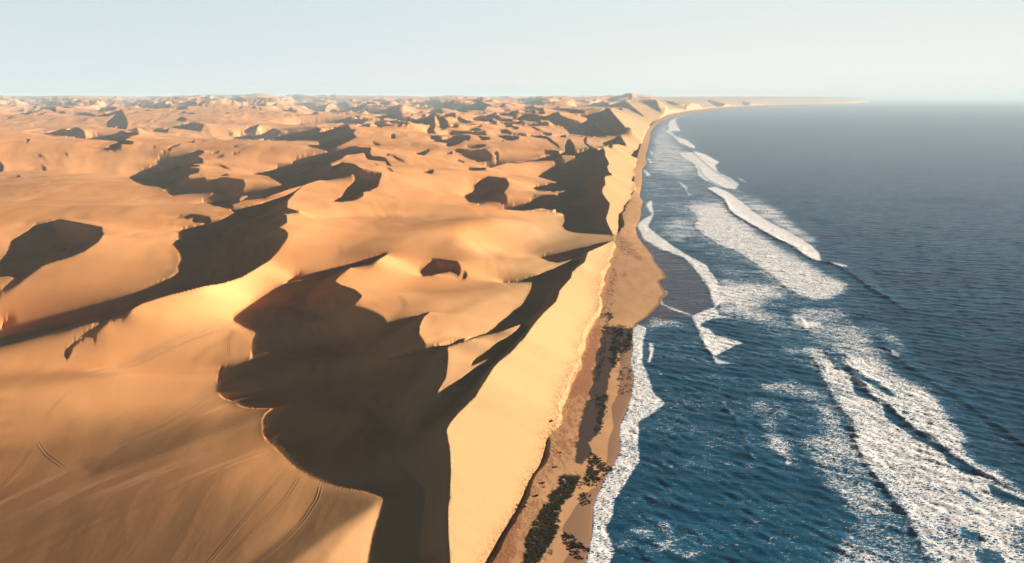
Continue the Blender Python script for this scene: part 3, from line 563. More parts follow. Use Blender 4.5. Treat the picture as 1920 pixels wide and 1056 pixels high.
# ------------------------------------------------------------------ sea: outlines of foam (density) and lines of breaking crests
foam = np.zeros((RH, RW), np.float32)
fill(foam, [(1185,640),(1190,420),(1205,300),(1250,225),(1290,225),(1330,300),(1460,390),(1560,490),(1660,600),(1800,740),(2100,980),(2100,1090),(1090,1090),(1110,1000),(1140,900),(1165,850),(1170,760)], .20)
fill(foam, [(1205,430),(1200,330),(1225,250),(1260,225),(1330,300),(1400,370),(1440,410),(1400,460),(1480,540),(1560,600),(1640,680),(1500,690),(1400,600),(1330,480),(1240,440)], .30)
FO = [(.76,[(1080,1080),(1098,1056),(1110,1000),(1112,950),(1130,905),(1150,870),(1163,845),(1161,800),(1175,770),(1183,745),(1188,705),(1181,679),(1186,654),(1185,620),(1194,607),(1213,615),(1205,640),(1205,680),(1215,700),(1225,735),(1247,757),(1223,777),(1197,791),(1197,821),(1200,864),(1187,884),(1170,911),(1153,937),(1150,964),(1137,991),(1153,1034),(1133,1080)]),
 (.86,[(1193,420),(1203,412),(1222,402),(1210,385),(1222,372),(1226,405),(1215,425),(1222,432),(1260,460),(1297,483),(1323,497),(1343,523),(1353,543),(1353,567),(1340,580),(1335,562),(1330,543),(1313,520),(1297,497),(1280,482),(1237,467),(1207,450)]),
 (.6,[(1340,520),(1370,530),(1420,533),(1475,548),(1470,562),(1400,577),(1350,585),(1345,560)]), (.75,[(1350,535),(1385,538),(1420,560),(1380,570),(1352,570)]),
 (.5,[(1345,578),(1400,575),(1480,596),(1440,604),(1360,598)]),
 (.85,T(1160,480,6,[(820,690),(870,645),(1050,585),(1130,620),(1130,660),(1300,690),(1500,715),(1200,700),(1050,710),(940,760),(900,790),(870,780)])),
 (.85,[(1297,597),(1308,608),(1330,618),(1343,629),(1372,637),(1395,643),(1375,650),(1355,660),(1340,668),(1330,662),(1318,645),(1310,622)]), (.8,[(1333,667),(1353,677),(1387,683),(1343,683)]),
 (.73,[(1305,383),(1293,387),(1292,393),(1305,402),(1310,410),(1305,417),(1303,423),(1313,435),(1327,445),(1343,457),(1368,467),(1393,478),(1420,497),(1427,503),(1467,533),(1497,553),(1527,563),(1557,560),(1587,547),(1580,530),(1540,510),(1513,493),(1467,470),(1427,443),(1393,420),(1363,400),(1352,382)]),
 (1.0,[(1325,353),(1340,363),(1357,373),(1367,393),(1377,403),(1398,417),(1420,427),(1433,435),(1452,448),(1477,458),(1500,475),(1520,487),(1540,492),(1535,475),(1520,460),(1500,447),(1470,430),(1440,415),(1410,395),(1390,378),(1365,360),(1340,350)]),
 (.55,[(1360,355),(1400,372),(1440,382),(1470,400),(1490,420),(1535,450),(1530,462),(1500,450),(1440,415),(1390,380)]),
 (.8,T(1180,180,6,[(520,630),(560,660),(640,720),(720,760),(760,830),(770,900),(850,950),(960,1000),(1100,1050),(1200,1050),(1240,990),(1130,920),(1000,860),(970,780),(1020,750),(930,700),(800,640),(720,630)])),
 (1.0,T(1180,180,6,[(720,620),(860,660),(1020,750),(960,750),(850,720),(770,670)])),
 (.85,T(1180,180,6,[(370,390),(480,450),(560,530),(680,580),(750,600),(740,560),(640,490),(540,460),(450,390),(500,400),(590,400),(540,330),(520,260),(620,230),(720,200),(640,210),(520,240),(450,280),(430,330),(440,380)])),
 (.65,T(1180,180,6,[(340,535),(480,570),(610,610),(610,625),(480,590),(350,555)])),
 (.95,T(1160,320,6,[(1170,175),(1290,215),(1390,260),(1490,300),(1480,290),(1380,240),(1250,190)])), (.85,T(1160,320,6,[(1310,60),(1400,105),(1490,150),(1440,140),(1370,110)])),
 (.95,T(1160,320,6,[(620,90),(700,135),(775,195),(765,240),(850,290),(780,275),(745,230),(755,210),(690,155)])), (.6,T(1160,320,6,[(370,145),(500,190),(570,215),(500,205)])),
 (.70,[(1507,650),(1513,665),(1528,677),(1538,693),(1545,713),(1558,737),(1570,750),(1580,767),(1600,797),(1603,813),(1602,827),(1608,848),(1625,875),(1650,905),(1670,930),(1683,950),(1700,973),(1707,997),(1730,1035),(1750,1054),(1775,1085),(2100,1085),(1960,960),(1920,928),(1903,915),(1873,885),(1833,873),(1802,843),(1812,828),(1802,810),(1783,792),(1770,772),(1738,733),(1688,703),(1657,678),(1625,668),(1585,660),(1590,690),(1560,675),(1530,655)]),
 (.46,T(1280,704,3,[(440,40),(600,20),(760,60),(830,130),(880,250),(960,400),(1080,600),(1200,760),(1280,900),(1400,1080),(820,1080),(900,900),(1000,850),(900,700),(800,640),(790,560),(700,420),(680,350),(800,330),(780,200),(640,130),(450,80)])),
 (.5,T(1280,740,6,[(790,60),(900,80),(900,140),(880,200),(980,260),(1040,390),(1140,470),(1180,600),(1290,760),(1200,800),(1060,710),(950,550),(930,450),(930,300),(840,180)])),
 (.62,T(1280,740,6,[(1050,190),(1180,130),(1190,190),(1070,280)])), (.7,T(1280,740,6,[(800,70),(900,80),(880,170),(840,160)])), (.75,T(1280,740,6,[(1130,730),(1200,720),(1230,770),(1180,800)])),
 (.8,T(1280,740,6,[(440,65),(470,75),(510,150),(580,215),(600,240),(540,205),(500,150)])), (.8,T(1280,740,6,[(735,640),(775,655),(810,715),(870,748),(820,745),(760,690)])),
 (.55,T(800,704,3,[(1110,870),(1200,840),(1280,880),(1270,910),(1200,890)])), (.6,T(800,704,3,[(1240,960),(1320,940),(1370,960),(1330,980)])), (.55,T(800,704,3,[(1280,830),(1330,820),(1370,860),(1450,930),(1400,920)])),
 (.5,T(800,704,3,[(1090,940),(1150,930),(1160,970),(1100,985)])), (.5,T(800,704,3,[(1390,1000),(1550,990),(1520,1030),(1400,1020)])),
 (.45,[(1480,590),(1560,570),(1600,600),(1650,660),(1680,700),(1600,670),(1530,650),(1490,610)]), (.95,[(1482,590),(1500,592),(1512,603),(1545,605),(1530,613),(1510,617),(1498,612),(1490,602)]),
 (.85,T(1400,440,6,[(910,320),(1000,325),(1130,345),(1150,370),(1050,365),(930,335)])), (.5,T(1400,440,6,[(1040,380),(1120,410),(1200,460),(1350,540),(1450,620),(1620,690),(1560,690),(1420,640),(1330,570),(1180,470)])),
 (.6,T(1400,440,6,[(930,770),(1000,810),(1130,890),(1100,890),(1000,840)])),
 (.5,T(1480,600,6,[(1040,120),(1240,230),(1350,340),(1330,370),(1200,300),(1090,230)])), (.9,T(1480,600,6,[(1150,340),(1190,370),(1280,440),(1230,430),(1150,400)])),
 (.47,T(1160,320,6,[(450,760),(600,540),(780,540),(850,700),(850,760),(700,800),(480,760),(350,670)])), (.42,T(1160,320,6,[(600,400),(830,370),(790,430),(700,460)])), (.3,T(1160,320,6,[(950,850),(1000,900),(1150,880),(1100,800)])),
 (.5,T(1180,180,6,[(250,420),(330,330),(430,270),(450,380),(520,520),(640,640),(720,760),(750,900),(500,900),(250,860),(240,600)])),
 (.85,T(1180,180,6,[(225,600),(290,650),(210,690),(270,750),(160,820),(250,890),(200,910),(150,830),(235,760),(190,700),(245,655),(215,610)])),
 (.5,T(1160,480,6,[(340,740),(400,690),(600,700),(760,760),(500,800),(400,830)])), (.7,T(960,560,5.87,[(1480,330),(1550,200),(1600,220),(1530,260),(1570,320),(1520,340)])), (.85,T(960,560,5.87,[(1510,470),(1560,520),(1550,620),(1520,700),(1480,710),(1510,620)])), (.8,T(960,560,5.87,[(1610,800),(1660,840),(1630,870)])),
 (.9,T(1160,480,6,[(480,370),(550,400),(550,440),(480,480),(500,540),(620,590),(830,665),(820,685),(600,600),(470,545),(460,470),(530,425)]))]
soft = foam.copy()
for d_, p in FO:
    if d_ < .75: fill(soft, p, d_)
soft = blur(soft, 9, 5)
foam[:] = 0
for d_, p in FO:
    if d_ >= .75: fill(foam, p, d_)
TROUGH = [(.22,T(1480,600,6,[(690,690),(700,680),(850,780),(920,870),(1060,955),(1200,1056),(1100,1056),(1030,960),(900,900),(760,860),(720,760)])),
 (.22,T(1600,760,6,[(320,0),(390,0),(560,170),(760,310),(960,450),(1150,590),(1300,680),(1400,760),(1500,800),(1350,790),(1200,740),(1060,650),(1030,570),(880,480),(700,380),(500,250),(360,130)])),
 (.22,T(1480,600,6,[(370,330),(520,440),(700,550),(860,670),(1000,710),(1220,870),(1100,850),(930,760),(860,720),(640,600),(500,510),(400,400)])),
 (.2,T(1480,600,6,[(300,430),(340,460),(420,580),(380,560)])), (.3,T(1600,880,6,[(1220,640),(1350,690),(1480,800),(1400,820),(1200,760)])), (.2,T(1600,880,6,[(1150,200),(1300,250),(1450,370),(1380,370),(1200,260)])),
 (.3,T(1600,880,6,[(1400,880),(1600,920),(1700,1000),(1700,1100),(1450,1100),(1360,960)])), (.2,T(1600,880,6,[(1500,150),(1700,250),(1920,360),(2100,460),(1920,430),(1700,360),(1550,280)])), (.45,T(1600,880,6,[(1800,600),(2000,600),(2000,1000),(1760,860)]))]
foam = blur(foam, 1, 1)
for d_, p in TROUGH: fill(foam, p, d_, 'mix'); fill(soft, p, d_, 'mix')  # foam thinned here to bring out the blue of shaded wave faces
foam = np.maximum(blur(foam, 2, 1), blur(soft, 1, 1))
shal = np.zeros_like(foam)
fill(shal, [(1193,424),(1215,450),(1240,467),(1267,480),(1293,495),(1310,517),(1325,543),(1335,555),(1335,575),(1303,588),(1297,597),(1260,600),(1215,607),(1175,625),(1180,560),(1190,500),(1180,430)]); shal = blur(shal, 7, 4)
CR = [(1.5,9,[(1305,383),(1293,387),(1292,393),(1305,402),(1310,410),(1305,417),(1303,423),(1313,435),(1327,445),(1343,457),(1368,467),(1393,478),(1420,497),(1467,533),(1497,553),(1527,563),(1545,566)]),
 (3.4,12,[(1300,338),(1325,353),(1340,363),(1357,373),(1367,393),(1380,404),(1400,416),(1433,434),(1455,447),(1480,458),(1505,474),(1522,487),(1540,491),(1560,493),(1590,510),(1640,545),(1665,560),(1700,585),(1730,600)]),
 (1.6,9,[(1500,645),(1513,663),(1528,676),(1540,693),(1548,713),(1560,735),(1582,767),(1603,797),(1606,813),(1605,827),(1611,848),(1628,875),(1653,905),(1673,930),(1688,950),(1704,973),(1712,997),(1734,1035),(1754,1054),(1790,1090)]),
 (2.6,11,[(1560,655),(1588,683),(1613,712),(1625,727),(1640,744),(1663,758),(1693,785),(1727,808),(1760,831),(1792,856),(1833,881),(1867,901),(1900,922),(1960,960)]),
 (1.2,7,[(1585,662),(1600,682),(1625,708),(1650,728),(1690,755)]), (.9,6,[(1537,657),(1563,683),(1597,706),(1615,716)]),
 (2.0,13,[(1640,640),(1665,657),(1690,675),(1720,697),(1750,718),(1800,745),(1860,790),(1920,835),(2000,890)]), (1.2,9,[(1480,590),(1500,594),(1508,608),(1530,640)]),
 (2.0,13,[(1265,248),(1280,268),(1305,290),(1340,320),(1370,338),(1400,350)]), (1.8,13,[(1310,305),(1320,330),(1345,345),(1370,358),(1392,367),(1410,372)]),
 (1.6,12,[(1250,236),(1257,252),(1275,270),(1300,285),(1330,303),(1350,306)]), (1.0,8,[(1262,335),(1280,347),(1290,357),(1287,363),(1302,369)]),
 (.9,6,[(1196,424),(1210,449),(1238,466),(1268,480),(1298,496),(1314,519),(1331,543),(1337,560)]), (1.0,6,[(1298,598),(1310,620),(1319,645),(1331,663),(1345,680)]),
 (.9,7,[(1350,752),(1365,765),(1382,785),(1395,815),(1405,850),(1422,865)]), (1.0,7,[(1555,568),(1575,583),(1590,590),(1610,600)]),
 (.8,10,[(1700,520),(1760,560),(1830,600),(1900,635),(1960,660)]), (.8,10,[(1760,690),(1820,720),(1880,755),(1960,800)])]
def sgrid(na, nb):
    a = np.concatenate([np.linspace(-.03, .95, int(na * .86), endpoint=False), np.linspace(.95, 2.6, na - int(na * .86))])
    lb = np.concatenate([np.linspace(math.log(118), math.log(6000), int(nb * .88), endpoint=False), np.linspace(math.log(6000), math.log(250000), nb - int(nb * .88))])
    Yb = np.exp(lb)[:, None]; return xs(Yb) + a[None, :] * (Yb + YC), Yb + 0 * a[None, :], a, lb
WX, WY, wa_, wlb = sgrid(*SEA)
px, py = proj(WX, WY, 0.0)
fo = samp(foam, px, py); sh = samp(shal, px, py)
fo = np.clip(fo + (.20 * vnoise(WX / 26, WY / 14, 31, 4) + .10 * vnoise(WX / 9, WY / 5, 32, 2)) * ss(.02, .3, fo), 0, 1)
WZ = np.zeros_like(WX)
cell = WY * (wlb[1] - wlb[0])
r2 = np.random.default_rng(3)
shore = np.clip((WX - xw(WY)) / 30, 0, 1)
for k in range(60):
    lam_ = 4.5 * (5.0 ** r2.random()); th = R_(248) + r2.normal() * .33; k_ = 2 * math.pi / lam_
    amp = .0045 * lam_ * (.45 if lam_ > 12 else 1) * np.clip(lam_ / (3 * cell) - .35, 0, 1)
    ph = k_ * (math.cos(th) * WX + math.sin(th) * WY) + r2.random() * 6.28 + 1.2 * np.sin(WX / 90 + k) * np.sin(WY / 120 + 2 * k)
    WZ += amp * (np.sin(ph) + .25 * np.cos(2 * ph))
WZ *= .25 + .75 * shore
crest_line = np.zeros_like(WX)
for h_, w_, pl in CR:
    P = np.array([unproj(a_, b_) for a_, b_ in pl]); best = np.full(WX.shape, 1e9); sg = np.zeros_like(WX); along = np.zeros_like(WX)
    x0, x1 = P[:, 0].min() - 70, P[:, 0].max() + 70; y0, y1 = P[:, 1].min() - 70, P[:, 1].max() + 70
    j0, j1 = np.searchsorted(WY[:, 0], [y0, y1]); Xs, Ys = WX[j0:j1], WY[j0:j1]
    if j1 <= j0: continue
    b_ = np.full(Xs.shape, 1e9); s_ = np.zeros_like(Xs); al = np.zeros_like(Xs); tot = 0; n_ = len(P) - 1
    for i_ in range(n_):
        A_, B_ = P[i_], P[i_ + 1]; v = B_ - A_; l2 = (v ** 2).sum(); tt = np.clip(((Xs - A_[0]) * v[0] + (Ys - A_[1]) * v[1]) / l2, 0, 1)
        dx_, dy_ = Xs - A_[0] - tt * v[0], Ys - A_[1] - tt * v[1]; dd = np.hypot(dx_, dy_); m_ = dd < b_
        side = np.sign(v[0] * dy_ - v[1] * dx_); side = side * (1 if v[1] < 0 else -1)     # + towards the open sea
        b_[m_] = dd[m_]; s_[m_] = side[m_]; al[m_] = (i_ + tt[m_]) / n_
    sd_ = s_ * b_ + 3.5 * vnoise(Xs / 24, Ys / 24, 41, 3); b_ = np.abs(sd_); s_ = np.sign(sd_)
    lump = 1 + .45 * vnoise(Xs / 5.5, Ys / 7.0, 11, 3)
    end = ss(0, .12, al) * ss(1, .85, al)
    prof = np.where(s_ > 0, np.exp(-b_ / w_), np.exp(-(b_ / (w_ * .28)) ** 2))
    WZ[j0:j1] += .36 * h_ * end * prof * lump
WZ += ss(.2, .8, fo) * (.30 * vnoise(WX / 3.2, WY / 4.2, 21, 3) + .6 * np.maximum(vnoise(WX / 9, WY / 12, 22, 2), 0)) * np.clip(1.3 - cell / 7, 0, 1)
WZ *= np.clip((WX - xw(WY)) / 6 + .3, 0.1, 1)
shat = sh * 1.0
WZ = WZ * (1 - .85 * shat) + .03
Wm = NT('sea_water')
c1 = Wm.coords((1, 1, 1)); cs = Wm.coords((.34, 1, 1), R_(-14))
w1 = Wm.noise(.55, 6, .68, cs); w2 = Wm.noise(.10, 4, .6, cs); w3 = Wm.noise(.012, 4, .6, cs)
h_ = Wm.math('ADD', Wm.math('MULTIPLY', w1, .55), Wm.math('MULTIPLY', w2, 1.6))
nrm = Wm.bump(h_, .9, 1.0)
f0 = Wm.attr('foam')
n1 = Wm.noise(.60, 7, .72, Wm.coords((.42, 1, 1), R_(-14)), dist=.6); n2 = Wm.noise(2.6, 4, .7, c1, dist=.8)
vor = Wm.n('ShaderNodeTexVoronoi', feature='DISTANCE_TO_EDGE'); vor.inputs['Scale'].default_value = .62
vd = Wm.n('ShaderNodeVectorMath', operation='ADD'); Wm.L(Wm.coords((.6, 1, 1), R_(-14)), vd.inputs[0])
vn = Wm.n('ShaderNodeVectorMath', operation='SCALE'); Wm.L(Wm.noise(.5, 3, .6, c1, 1), vn.inputs[0]); vn.inputs['Scale'].default_value = 2.6; Wm.L(vn.outputs[0], vd.inputs[1]); Wm.L(vd.outputs[0], vor.inputs['Vector'])
lace = Wm.math('SUBTRACT', 1.0, Wm.ramp(vor.outputs['Distance'], 0.0, .42))
nn = Wm.math('ADD', Wm.math('MULTIPLY', n1, .52), Wm.math('MULTIPLY', n2, .30)); nn = Wm.math('ADD', nn, Wm.math('MULTIPLY', lace, .22))
thr = Wm.math('SUBTRACT', .775, Wm.math('MULTIPLY', f0, .34))
ff = Wm.math('MULTIPLY', Wm.ramp(Wm.math('SUBTRACT', nn, thr), -.03, .055), Wm.ramp(f0, .02, .2))
caps = Wm.ramp(Wm.math('ADD', Wm.math('MULTIPLY', w1, .6), Wm.math('MULTIPLY', w2, .5)), .70, .80)
ff = Wm.math('MAXIMUM', ff, Wm.math('MULTIPLY', caps, .22))
wcol = Wm.mix(Wm.ramp(w3, .35, .65), (.001, .034, .078), (.002, .064, .130))
wcol = Wm.mix(Wm.math('MULTIPLY', Wm.ramp(f0, .02, .55), .55), wcol, (.03, .20, .38))  # blue of the shaded wave faces put into the water among foam
st = Wm.noise(.30, 6, .68, Wm.coords((.22, 1, 1), R_(-10)), dist=.4)
wcol = Wm.mix(Wm.math('MULTIPLY', Wm.ramp(st, .50, .72), .6), wcol, (.015, .10, .20))
wcol = Wm.mix(Wm.attr('shallow'), wcol, (.055, .060, .095))
wcol = Wm.mix(ff, wcol, (.88, .90, .93))
Wm.L(wcol, Wm.b.inputs['Base Color']); Wm.b.inputs['IOR'].default_value = 1.333
Wm.L(Wm.math('ADD', .22, Wm.math('MULTIPLY', ff, .7)), Wm.b.inputs['Roughness'])
Wm.L(Wm.math('SUBTRACT', .18, Wm.math('MULTIPLY', ff, .16)), Wm.b.inputs['Specular IOR Level'])
fh = Wm.math('MULTIPLY', Wm.math('MULTIPLY', ff, n2), .4); nrm2 = Wm.bump(fh, .6, 1.0, nrm); Wm.L(nrm2, Wm.b.inputs['Normal'])
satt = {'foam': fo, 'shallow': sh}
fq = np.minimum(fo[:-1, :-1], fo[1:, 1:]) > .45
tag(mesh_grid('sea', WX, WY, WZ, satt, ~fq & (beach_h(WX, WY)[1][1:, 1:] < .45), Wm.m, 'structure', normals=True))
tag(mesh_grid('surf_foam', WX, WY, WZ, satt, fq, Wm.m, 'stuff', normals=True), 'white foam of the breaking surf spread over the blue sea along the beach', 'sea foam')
# ------------------------------------------------------------------ haze: one box of pale air round the whole scene
hz = bpy.data.materials.new('haze'); hz.use_nodes = True; ht = hz.node_tree; ht.nodes.clear()
ho = ht.nodes.new('ShaderNodeOutputMaterial'); hv = ht.nodes.new('ShaderNodeVolumePrincipled')
hv.inputs['Color'].default_value = (.66, .86, 1.0, 1); hv.inputs['Density'].default_value = HAZE; hv.inputs['Anisotropy'].default_value = 0.0
ht.links.new(hv.outputs[0], ho.inputs['Volume'])
me = bpy.data.meshes.new('haze'); bm = bmesh.new()
zt = float(max(HC, H.max(), WZ.max())) + 3; zl = float(min(H.min(), WZ.min())) - 1
vs = [bm.verts.new((x, y, z)) for x in (-90000, 900000) for y in (-3000, 260000) for z in (zl, zt)]
for f in ((0,1,3,2),(4,6,7,5),(0,4,5,1),(2,3,7,6),(0,2,6,4),(1,5,7,3)): bm.faces.new([vs[i] for i in f])
bmesh.ops.recalc_face_normals(bm, faces=bm.faces); bm.to_mesh(me); me.materials.append(hz)
hb = bpy.data.objects.new('haze', me); scene.collection.objects.link(hb); tag(hb, 'pale dusty sea haze over the dunes and the ocean', 'haze', kind='stuff')
# ------------------------------------------------------------------ tyre tracks pressed into the dunes
tm = NT('tracked_sand'); tn = tm.noise(.6, 4, .6, tm.coords()); tm.L(tm.mix(tm.ramp(tn, .3, .7), (.50, .265, .12), (.62, .35, .165)), tm.b.inputs['Base Color']); tm.b.inputs['Roughness'].default_value = 1; tm.b.inputs['Specular IOR Level'].default_value = .1
def smooth_path(p, n):
    p = np.array(p, float); s = np.concatenate([[0], np.cumsum(np.hypot(*np.diff(p, axis=0).T))]); u = np.linspace(0, s[-1], n)
    q = np.stack([np.interp(u, s, p[:, 0]), np.interp(u, s, p[:, 1])], 1)
    k = max(3, n // 8) | 1; qp = np.pad(q, ((k // 2, k // 2), (0, 0)), mode='edge'); ker = np.hanning(k + 2)[1:-1]; ker /= ker.sum()
    r = np.stack([np.convolve(qp[:, i], ker, 'valid') for i in (0, 1)], 1)
    w = np.clip(np.minimum(np.arange(n), n - 1 - np.arange(n)) / (k / 2), 0, 1)[:, None]
    return q * (1 - w) + r * w
def track_set(name, specs):
    V, Fc = [], []
    for path, offs, width in specs:
        q = smooth_path(path, 90); x, y, z = hit(q[:, 0], q[:, 1])
        P = np.stack([x, y], 1)
        for _ in range(3): P[1:-1] = (P[:-2] + 2 * P[1:-1] + P[2:]) / 4
        tg = np.gradient(P, axis=0); tg /= np.linalg.norm(tg, axis=1, keepdims=True) + 1e-9; nr = np.stack([-tg[:, 1], tg[:, 0]], 1)
        for off in offs:
            j = off + .12 * vnoise(P[:, 0] / 9 + off, P[:, 1] / 9, 3, 2)
            a0, a1 = 0, len(P)
            base = len(V); w = width
            prof = [(-1.2 * w, -.05), (-.6 * w, .045), (0, -.02), (.6 * w, .045), (1.2 * w, -.05)]
            for i in range(a0, a1):
                f = min(1, (i - a0) / 5, (a1 - 1 - i) / 5)
                for dw, dz in prof:
                    px_, py_ = P[i, 0] + nr[i, 0] * (j[i] + dw), P[i, 1] + nr[i, 1] * (j[i] + dw)
                    V.append((px_, py_, dz * f - .02 * (1 - f)))
            n = a1 - a0; m_ = len(prof)
            for i in range(n - 1):
                for k in range(m_ - 1):
                    b0 = base + i * m_ + k; Fc.append((b0, b0 + 1, b0 + m_ + 1, b0 + m_))
    V = np.array(V); V[:, 2] += ground(V[:, 0], V[:, 1]) + .03
    me = bpy.data.meshes.new(name); me.from_pydata(V.tolist(), [], Fc); me.polygons.foreach_set('use_smooth', [True] * len(Fc)); me.materials.append(tm.m)
    o = bpy.data.objects.new(name, me); scene.collection.objects.link(o); tag(o, kind='structure'); return o
pr = lambda c: [c - .8, c + .8]
B1 = [(440,603),(400,620),(350,637),(300,660),(267,677),(227,693),(150,708)]
B2 = [(412,722),(383,747),(350,770),(320,790),(270,812),(200,838)]
B3 = [(506,766),(405,808),(303,848),(202,889),(101,936),(0,987),(-60,1015)]
sh_ = lambda p, dx, dy: [(x + dx, y + dy) for x, y in p]
track_set('tyre_tracks', [(B1, [c for k in (-4.5, -2.6, -1.2, .6, 2.2, 4.0) for c in pr(k)], .22), (sh_(B1, -8, -10), pr(0) + pr(4), .16), ([(437,612),(430,640),(428,672)], pr(0), .16), ([(450,612),(420,640),(390,650),(360,680)], pr(0) + pr(2.4), .16)])
track_set('tyre_tracks', [(B2, [c for k in (-5, -3.2, -1.5, 0, 1.6, 3.4) for c in pr(k)], .22), (sh_(B2, 6, 12), pr(0) + pr(3) + pr(5.4), .16)])
track_set('tyre_tracks', [(B3, [c for k in (-6.5, -4.4, -3, -1.2, .8, 2.2, 4.5, 7.4) for c in pr(k)], .15), (sh_(B3, -6, 34), pr(-4) + pr(-1) + pr(0) + pr(3) + pr(6.5), .14), (sh_(B3, 10, 62), pr(0) + pr(2.6) + pr(8), .13), (sh_(B3, -30, -30), pr(0) + pr(3), .12)])
track_set('tyre_tracks', [([(603,905),(596,935),(572,972),(540,1008),(470,1066)], pr(0), .2), ([(566,889),(536,936),(472,1003),(405,1070)], pr(0), .12), ([(545,876),(506,919),(455,980),(380,1070)], pr(0), .11)])
track_set('tyre_tracks', [([(136,731),(110,753),(84,785)], pr(0), .18), ([(71,829),(88,852),(120,876)], pr(0), .18), ([(61,843),(40,875),(5,915)], pr(0), .18), ([(635,458),(638,475),(628,492)], pr(0) + pr(2.5), .2), ([(746,553),(758,572),(750,592)], pr(0) + pr(2.5), .2)])
track_set('beach_track', [([(1157,468),(1146,497),(1136,530),(1128,562),(1120,592)], pr(0), .34)])
# ------------------------------------------------------------------ plants and cast-up kelp
def plant_mat(name, a, b_):
    p = NT(name); n_ = p.noise(.9, 3, .6, p.coords()); p.L(p.mix(p.ramp(n_, .35, .65), a, b_), p.b.inputs['Base Color']); p.b.inputs['Roughness'].default_value = .9; p.b.inputs['Specular IOR Level'].default_value = .15; return p.m
m_scrub = plant_mat('scrub_leaves', (.055, .048, .024), (.125, .105, .050)); m_kelp = plant_mat('dry_kelp', (.016, .012, .012), (.06, .038, .028)); m_stem = plant_mat('scrub_stem', (.06, .04, .03), (.09, .06, .04))
def tuft(V, Fc, x, y, z, r, h, n, flat=.5):
    for k in range(n):
        a = random.uniform(0, 6.283); l = r * random.uniform(.5, 1.1); w = l * random.uniform(.18, .38); t = random.uniform(.2, 1) * h
        ca, sa_ = math.cos(a), math.sin(a); b0 = len(V); ox, oy = random.uniform(-.3, .3) * r, random.uniform(-.3, .3) * r
        V += [(x + ox, y + oy, z - .05), (x + ox + ca * l * .55 - sa_ * w, y + oy + sa_ * l * .55 + ca * w, z + t), (x + ox + ca * l, y + oy + sa_ * l, z + t * flat), (x + ox + ca * l * .55 + sa_ * w, y + oy + sa_ * l * .55 - ca * w, z + t * .85)]
        Fc += [(b0, b0 + 1, b0 + 2), (b0, b0 + 2, b0 + 3)]
def scatter(mask_polys, n, seed):
    im = np.zeros((RH, RW), np.float32)
    for d_, p in mask_polys: fill(im, p, d_)
    im = blur(im, 3, 3, 2); jx, ix = np.mgrid[0:RH, 0:RW]; im = im * np.clip(.5 + 1.3 * vnoise(ix / 7.0, jx / 6.0, seed, 3), 0, 1); jj, ii = np.nonzero(im > .02); w = im[jj, ii]; g_ = np.random.default_rng(seed)
    k = g_.choice(len(jj), n, p=w / w.sum()); return hit(ii[k] + RX0 + g_.random(n), jj[k] + RY0 + g_.random(n))
def build(name, V, Fc, mat):
    me = bpy.data.meshes.new(name); me.from_pydata(V, [], Fc); me.materials.append(mat); o = bpy.data.objects.new(name, me); scene.collection.objects.link(o); return o
V, Fc = [], []
for x, y, z in zip(*scatter([(1, T(900,880,6,[(920,90),(1110,90),(1080,230),(900,400),(860,640),(800,800),(690,960),(600,1100),(500,1100),(540,900),(560,720),(720,450),(820,280),(900,230)])), (.35, T(900,880,6,[(1100,250),(1140,120),(1260,60),(1290,110),(1180,180)])),
        (.5, T(960,740,5.87,[(860,700),(900,640),(1000,770),(1110,790),(1100,860),(950,880),(800,1000)])), (.55, T(960,740,5.87,[(860,20),(1060,0),(1030,130),(990,330),(940,450),(900,420),(960,300),(960,120)])),
        (.4, [(1135,575),(1150,590),(1140,600),(1125,600)]), (.25, [(1146,600),(1140,640),(1128,690),(1120,720),(1116,715),(1128,650),(1138,600)])], 5200, 5)):
    tuft(V, Fc, float(x), float(y), float(z), random.uniform(.35, 1.0), random.uniform(.25, .7), 8)
tag(build('coastal_scrub', V, Fc, m_scrub), 'dark olive scrub growing in a ragged band between the dune foot and the beach', 'scrub', kind='stuff')
V, Fc = [], []
for x, y, z in zip(*scatter([(1, T(960,560,5.87,[(1100,300),(1320,320),(1330,560),(1200,590),(1180,680),(1130,750),(1090,750),(1080,600),(1110,450)])), (.12, T(960,560,5.87,[(1180,700),(1310,740),(1330,900),(1320,1050),(1180,1050),(1150,880)])),
        (.3, T(900,880,6,[(930,700),(1000,740),(1100,820),(1200,880),(1300,900),(1250,1020),(1080,1000),(960,880)])), (.2, T(900,880,6,[(1190,110),(1400,60),(1390,150),(1260,200),(1180,170)])), (.15, T(900,880,6,[(1140,270),(1290,280),(1280,380),(1170,420),(1100,340)])),
        (.5, T(1160,320,6,[(180,560),(270,545),(200,590),(150,660),(110,710),(130,620)])), (.25, T(1160,320,6,[(140,90),(220,120),(200,300),(240,380),(150,380),(130,200)])),
        (.3, [(1152,446),(1165,452),(1180,470),(1188,490),(1176,480),(1160,470)]), (.2, [(1150,500),(1160,520),(1148,560),(1140,550)])], 2800, 6)):
    tuft(V, Fc, float(x), float(y), float(z), random.uniform(.5, 1.5), random.uniform(.12, .4), 5, .2)
tag(build('kelp_wrack', V, Fc, m_kelp), 'black dried kelp strewn over the dark sand just above the waterline', 'kelp', kind='stuff')
V, Fc = [], []
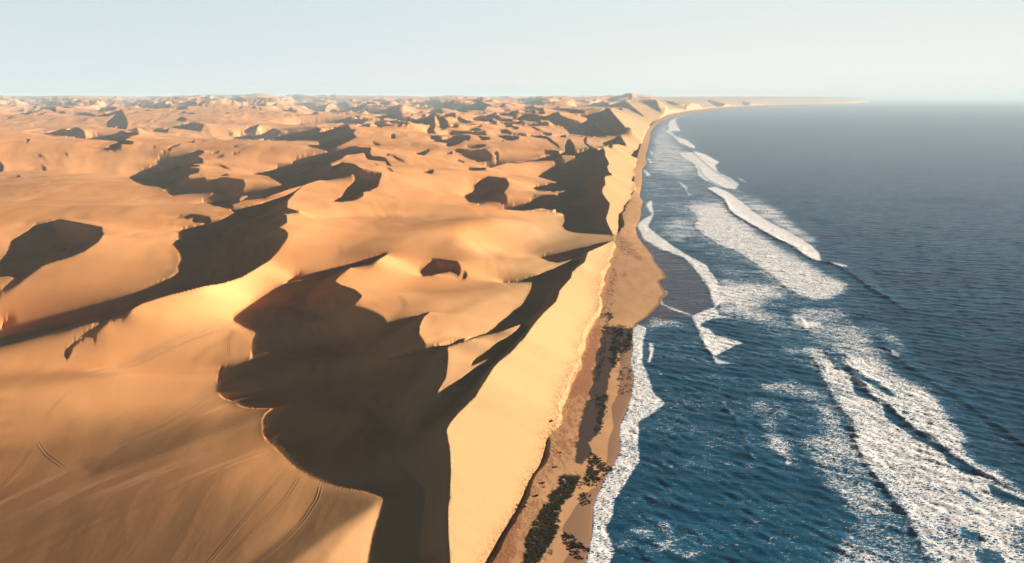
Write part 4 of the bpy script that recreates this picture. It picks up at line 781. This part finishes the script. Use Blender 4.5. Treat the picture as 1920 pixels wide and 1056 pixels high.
for (ax, ay), (bx, by) in zip(FOOT[1:20], FOOT[2:21]):
    n = int(max(4, np.hypot(*(np.array(unproj(ax, ay)) - np.array(unproj(bx, by)))) * .8)); t = np.random.default_rng(int(ay)).random(n); o_ = np.random.default_rng(int(ay) + 1).normal(size=n) * (1 + (ay - 178) * .008)
    for x, y, z in zip(*hit(ax + (bx - ax) * t + o_ - 2, ay + (by - ay) * t)): tuft(V, Fc, float(x), float(y), float(z), random.uniform(.25, .7), random.uniform(.15, .4), 4)
tag(build('dune_foot_grass', V, Fc, plant_mat('dry_grass', (.13, .07, .035), (.22, .13, .06))), 'sparse brown dry tufts dotted along the crumbling foot of the coastal dune', 'grass', kind='stuff')
SHRUBS = [(1033.6, 790.8, 1.2, 'lone dark shrub highest on the pale seaward face of the coastal dune'), (1050.5, 849.5, .7, 'tiny dark shrub on the tan shelf right beside the narrow ridge of the dune foot'),
 (1042.3, 876.5, .9, 'small dark shrub on the tan shelf just left of where the olive scrub band begins'), (1018.5, 905.8, 1.0, 'dark oval shrub on the tan shelf, just above its smaller neighbour'),
 (1020.5, 914, .55, 'smallest shrub speck just below the dark oval shrub on the tan shelf'), (1006.6, 930.5, 1.0, 'single dark shrub midway down the tan shelf with bare sand all around'),
 (985.8, 944.2, .8, 'upper right shrub of the close pair near the dune foot'), (983, 951, .95, 'lower left shrub of the close pair near the dune foot')]
for x_, y_, r_, lb_ in SHRUBS:
    x, y, z = [float(v[0]) for v in hit([x_], [y_])]
    V, Fc = [], []; tuft(V, Fc, 0, 0, .05, r_, r_ * .9, 34)
    e_ = bpy.data.objects.new('shrub', None); scene.collection.objects.link(e_); e_.location = (x, y, z); e_.empty_display_size = .5
    tag(e_, lb_, 'shrub', 'small shrubs dotted along the sand shelf')
    fo_ = build('foliage', V, Fc, m_scrub); fo_.parent = e_
    bm = bmesh.new(); bmesh.ops.create_cone(bm, cap_ends=True, segments=7, radius1=.09 * r_ + .03, radius2=.03, depth=.5 * r_ + .15); me = bpy.data.meshes.new('stem'); bm.to_mesh(me); me.materials.append(m_stem)
    so_ = bpy.data.objects.new('stem', me); scene.collection.objects.link(so_); so_.parent = e_; so_.location = (0, 0, .12 * r_)
